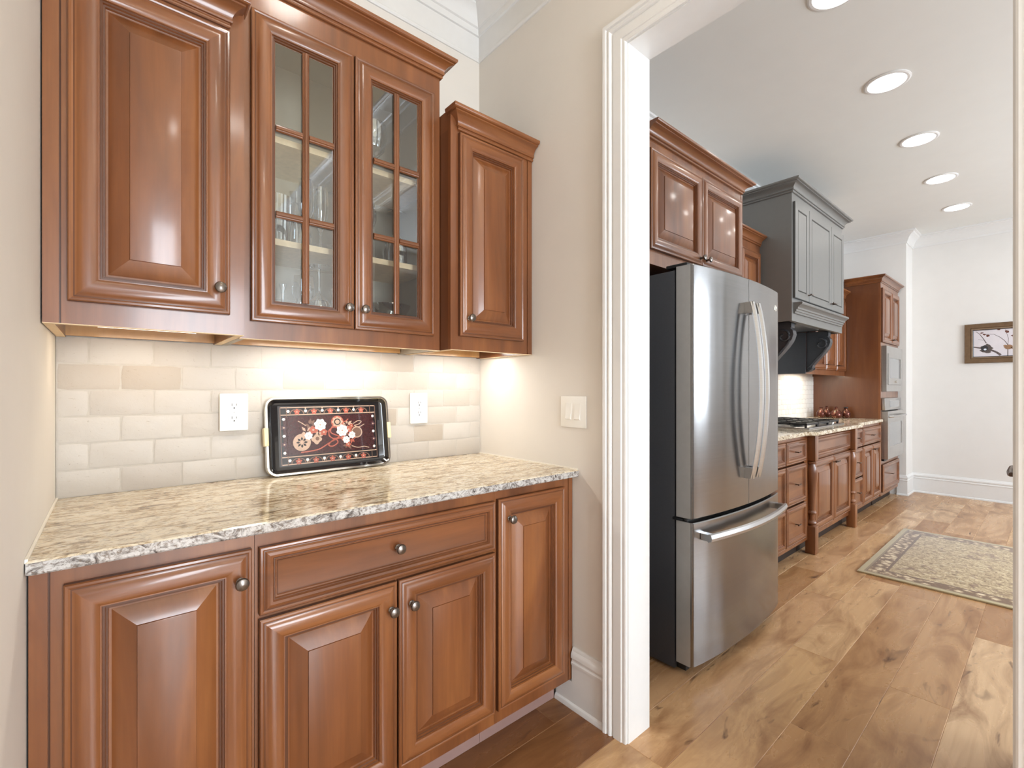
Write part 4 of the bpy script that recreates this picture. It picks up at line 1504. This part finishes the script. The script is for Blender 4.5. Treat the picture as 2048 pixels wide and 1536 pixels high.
field = q.mix(q.ramp(q.noise(tc.outputs['Object'], 9, 2, .5, 1), [(0.60, (0, 0, 0, 1)), (0.66, (0.6, 0.6, 0.6, 1))]), field, lin(120, 84, 70))
vb = q.n('ShaderNodeTexVoronoi'); vb.inputs['Scale'].default_value = 24
q.l(tc.outputs['Object'], vb.inputs['Vector'])
bord = q.ramp(q.math('ADD', vb.outputs['Distance'], q.math('MULTIPLY', q.math('SUBTRACT', no, 0.5), 0.9)), [(0.16, lin(226, 208, 176)), (0.34, lin(206, 184, 148)), (0.46, lin(176, 148, 114)), (0.62, lin(122, 94, 68))])
lines = q.ramp(ed, [(0.0, lin(186, 170, 132)), (0.028, lin(196, 182, 146)), (0.030, lin(150, 128, 98)), (0.040, lin(118, 94, 70)), (0.044, lin(190, 170, 132)), (0.16, lin(204, 188, 152))], 'CONSTANT')
inb = q.ramp(ed, [(0.0, (0, 0, 0, 1)), (0.045, (1, 1, 1, 1)), (0.125, (0, 0, 0, 1)), (0.1251, (0, 0, 0, 1))], 'CONSTANT')
c = q.mix(q.ramp(ed, [(0.0, (0, 0, 0, 1)), (0.14, (1, 1, 1, 1))], 'CONSTANT'), lines, field)
c = q.mix(inb, c, bord)
c = q.mix(q.ramp(ed, [(0.0, (0, 0, 0, 1)), (0.125, (1, 1, 1, 1)), (0.138, (0, 0, 0, 1))], 'CONSTANT'), c, lin(118, 92, 70))
q.set(base=c, rough=0.95, sheen=0.3)
q.bump(q.noise(tc.outputs['Object'], 240, 2), 0.5, 0.004)
M_RUG = q.m
b = MB()
b.box(-RX, RX, -RY, RY, .0006, .011, bev=.003)
o = b.build('area_rug', M_RUG, local=True)
o.location = (4.637, -.945 - RY, 0)
ORG[o.name] = Vector(o.location)
tag(o, 'beige and brown patterned rug on the kitchen floor', 'rug')

# ------------------------------------------------------------------ framed picture
t = thing('framed_picture', 'bronze framed picture of a nest and bird on bare branches', 'picture', (XF, -1.50, 1.51))
PY0, PY1, PZ0, PZ1 = -1.86, -1.137, 1.510, 1.942
M_FRAME = plain('bronze_frame', lin(112, 88, 64), 0.38, metal=0.35, var=0.12)
M_FRIN = plain('bronze_frame_inner', lin(150, 128, 104), 0.3, metal=0.5, var=0.1)
b = MB()
pf = [(0, 0), (0, .022), (.006, .030), (.045, .026), (.050, .020), (.055, .026), (.062, .026), (.066, .016), (.072, .012), (.072, 0)]
rr = [[(XF - .0005 - h, y, z) for y, z in ((PY0 + i, PZ0 + i), (PY1 - i, PZ0 + i), (PY1 - i, PZ1 - i), (PY0 + i, PZ1 - i))] for i, h in pf]
vr = [[b.v(*p) for p in r] for r in rr] ; vr.append(vr[0])
for k in range(len(vr) - 1):
    for i in range(4):
        j = (i + 1) % 4
        b.face([vr[k][i], vr[k][j], vr[k + 1][j], vr[k + 1][i]], 1 if k in (4, 5, 6) else (2 if k >= 7 else 0))
b.build('frame', [M_FRAME, M_FRIN, M_BLACK], t)
PC = [plain('canvas_pale_grey', lin(214, 208, 212), .6, var=.03, scale=14), plain('paint_branch', lin(92, 80, 78), .6), plain('paint_leaf', lin(96, 52, 40), .6), plain('paint_nest', lin(84, 74, 70), .6, var=.3, scale=120), plain('paint_nest_dark', lin(44, 44, 48), .6), plain('paint_egg', lin(214, 220, 230), .6), plain('paint_bird', lin(148, 112, 82), .6, var=.2, scale=90)]
b = MB()
i = .072
ya, yb, za, zb = PY1 - i, PY0 + i, PZ0 + i, PZ1 - i    # picture left edge is the higher y


def pp(u, w, lay): return (XF - .006 - lay * .0004, ya + (yb - ya) * u, za + (zb - za) * w)


def ppoly(pts, lay, m): b.face([b.v(*pp(u, w, lay)) for u, w in pts], m)


ppoly([(0, 0), (1, 0), (1, 1), (0, 1)], 0, 0)
asp = (zb - za) / abs(ya - yb)


def branch(pts, w0, w1, lay=1, m=1):
    for k in range(len(pts) - 1):
        (u0, v0), (u1, v1) = pts[k], pts[k + 1]
        d = Vector((u1 - u0, (v1 - v0) * asp)).normalized()
        n = Vector((-d.y, d.x / asp))
        a0 = (w0 + (w1 - w0) * k / (len(pts) - 1)) / 2; a1 = (w0 + (w1 - w0) * (k + 1) / (len(pts) - 1)) / 2
        ppoly([(u0 + n.x * a0, v0 + n.y * a0), (u0 - n.x * a0, v0 - n.y * a0), (u1 - n.x * a1, v1 - n.y * a1), (u1 + n.x * a1, v1 + n.y * a1)], lay, m)


def ell(cu, cw, ru, rw, lay, m, n=18, jag=0.0):
    rg = random.Random(int(cu * 1000))
    ppoly([(cu + ru * (1 + rg.uniform(-jag, jag)) * math.cos(2 * PI * k / n), cw + rw * (1 + rg.uniform(-jag, jag)) * math.sin(2 * PI * k / n)) for k in range(n)], lay, m)


branch([(.0, .37), (.10, .32), (.2, .27), (.30, .15), (.36, .03)], .022, .036)
branch([(.17, .50), (.13, .68), (.08, .86), (.03, .96)], .014, .006)
branch([(.13, .62), (.08, .645), (.06, .66)], .006, .004)
branch([(.45, .40), (.41, .56), (.35, .70), (.27, .82), (.17, .84)], .010, .005)
branch([(.45, .40), (.46, .62), (.44, .80), (.42, .98)], .006, .004)
branch([(.45, .40), (.45, .0)], .010, .012)
branch([(.9, .0), (.8, .35), (.78, .7), (.7, .98)], .02, .006)
for cu, cw, s_ in ((.11, .90, .02), (.145, .83, .024), (.19, .775, .028), (.33, .99, .02), (.44, .895, .036), (.53, .73, .034), (.56, .98, .03), (.66, .8, .03), (.72, .55, .03), (.85, .85, .03)):
    ell(cu, cw, s_, s_ / asp * .62, 2, 2, 11, .4)
ell(.17, .29, .085, .17, 2, 3, 30, .22)
ell(.145, .31, .05, .10, 3, 4, 18, .05)
ell(.155, .265, .020, .035, 4, 5, 14)
ell(.46, .32, .055, .085, 3, 6, 18, .05)
ppoly([(.49, .32), (.56, .20), (.49, .26)], 3, 6)
ell(.415, .37, .022, .035, 4, 6, 12)
b.build('canvas', PC, t)

# ------------------------------------------------------------------ recessed lights
GL = 'recessed ceiling lights of the kitchen'
row = ['nearest recessed light of the row above the cabinets, cut by the picture top', 'second nearest recessed light in the row above the cabinets', 'third recessed light in the row above the cabinets', 'fourth recessed light in the row above the cabinets', 'farthest recessed light in the row above the cabinets']
row2 = ['near recessed light of the row beyond the opening edge', 'middle recessed light of the row beyond the opening edge', 'far recessed light of the row beyond the opening edge']


def can(x, y, lab, mat, grp=GL):
    t = thing('recessed_light', lab, 'ceiling light', (x, y, CEIL), grp)
    b = MB(); b.lathe([(.092, -.0005), (.112, -.0005), (.112, -.004), (.104, -.008), (.092, -.008), (.090, -.004)], (x, y, CEIL), 'z', 32, caps=False)
    b.build('trim_ring', M_TRIM, t)
    b = MB(); b.lathe([(0, -.0022), (.0895, -.0022), (.0895, -.0005), (0, -.0005)], (x, y, CEIL), 'z', 32)
    b.build('lens', mat, t)


for k in range(5): can(2.62 + k * .968, -1.165, row[k], M_LAMP)
for k in range(3): can(3.80 + k * .92, -1.80 + k * .05, row2[k], M_LAMP)
can(.74, -1.15, 'recessed light in the pantry ceiling', M_PLAMP, 'recessed ceiling lights of the pantry')
can(.74, -2.6, 'recessed light in the hall ceiling behind the viewer', M_PLAMP, 'recessed ceiling lights of the pantry')

# ------------------------------------------------------------------ door swung open into the kitchen, only its lever shows
b = MB(); b.box(1.62, 2.42, -1.815, -1.775, .012, 2.04)
dd = struct(b.build('door_1', M_TRIM))
b = MB()
b.lathe([(.030, 0), (.030, .006), (.024, .010), (.012, .012), (.010, .030)], (2.33, -1.775, .968), 'y', 18)
b.bm.transform(Matrix.Translation((0, 0, 0)))
bmesh.ops.transform(b.bm, matrix=Matrix.Translation((0, -1.775, 0)) @ Matrix.Scale(-1, 4, (0, 1, 0)) @ Matrix.Translation((0, 1.775, 0)), verts=list(b.bm.verts))
b.tube([(2.33, -1.745, .968), (2.33, -1.735, .968), (2.322, -1.728, .966), (2.29, -1.724, .958), (2.25, -1.726, .955), (2.22, -1.73, .958)], [.009, .009, .010, .009, .008, .007], 10)
b.build('door_handle', M_BRONZE, dd)
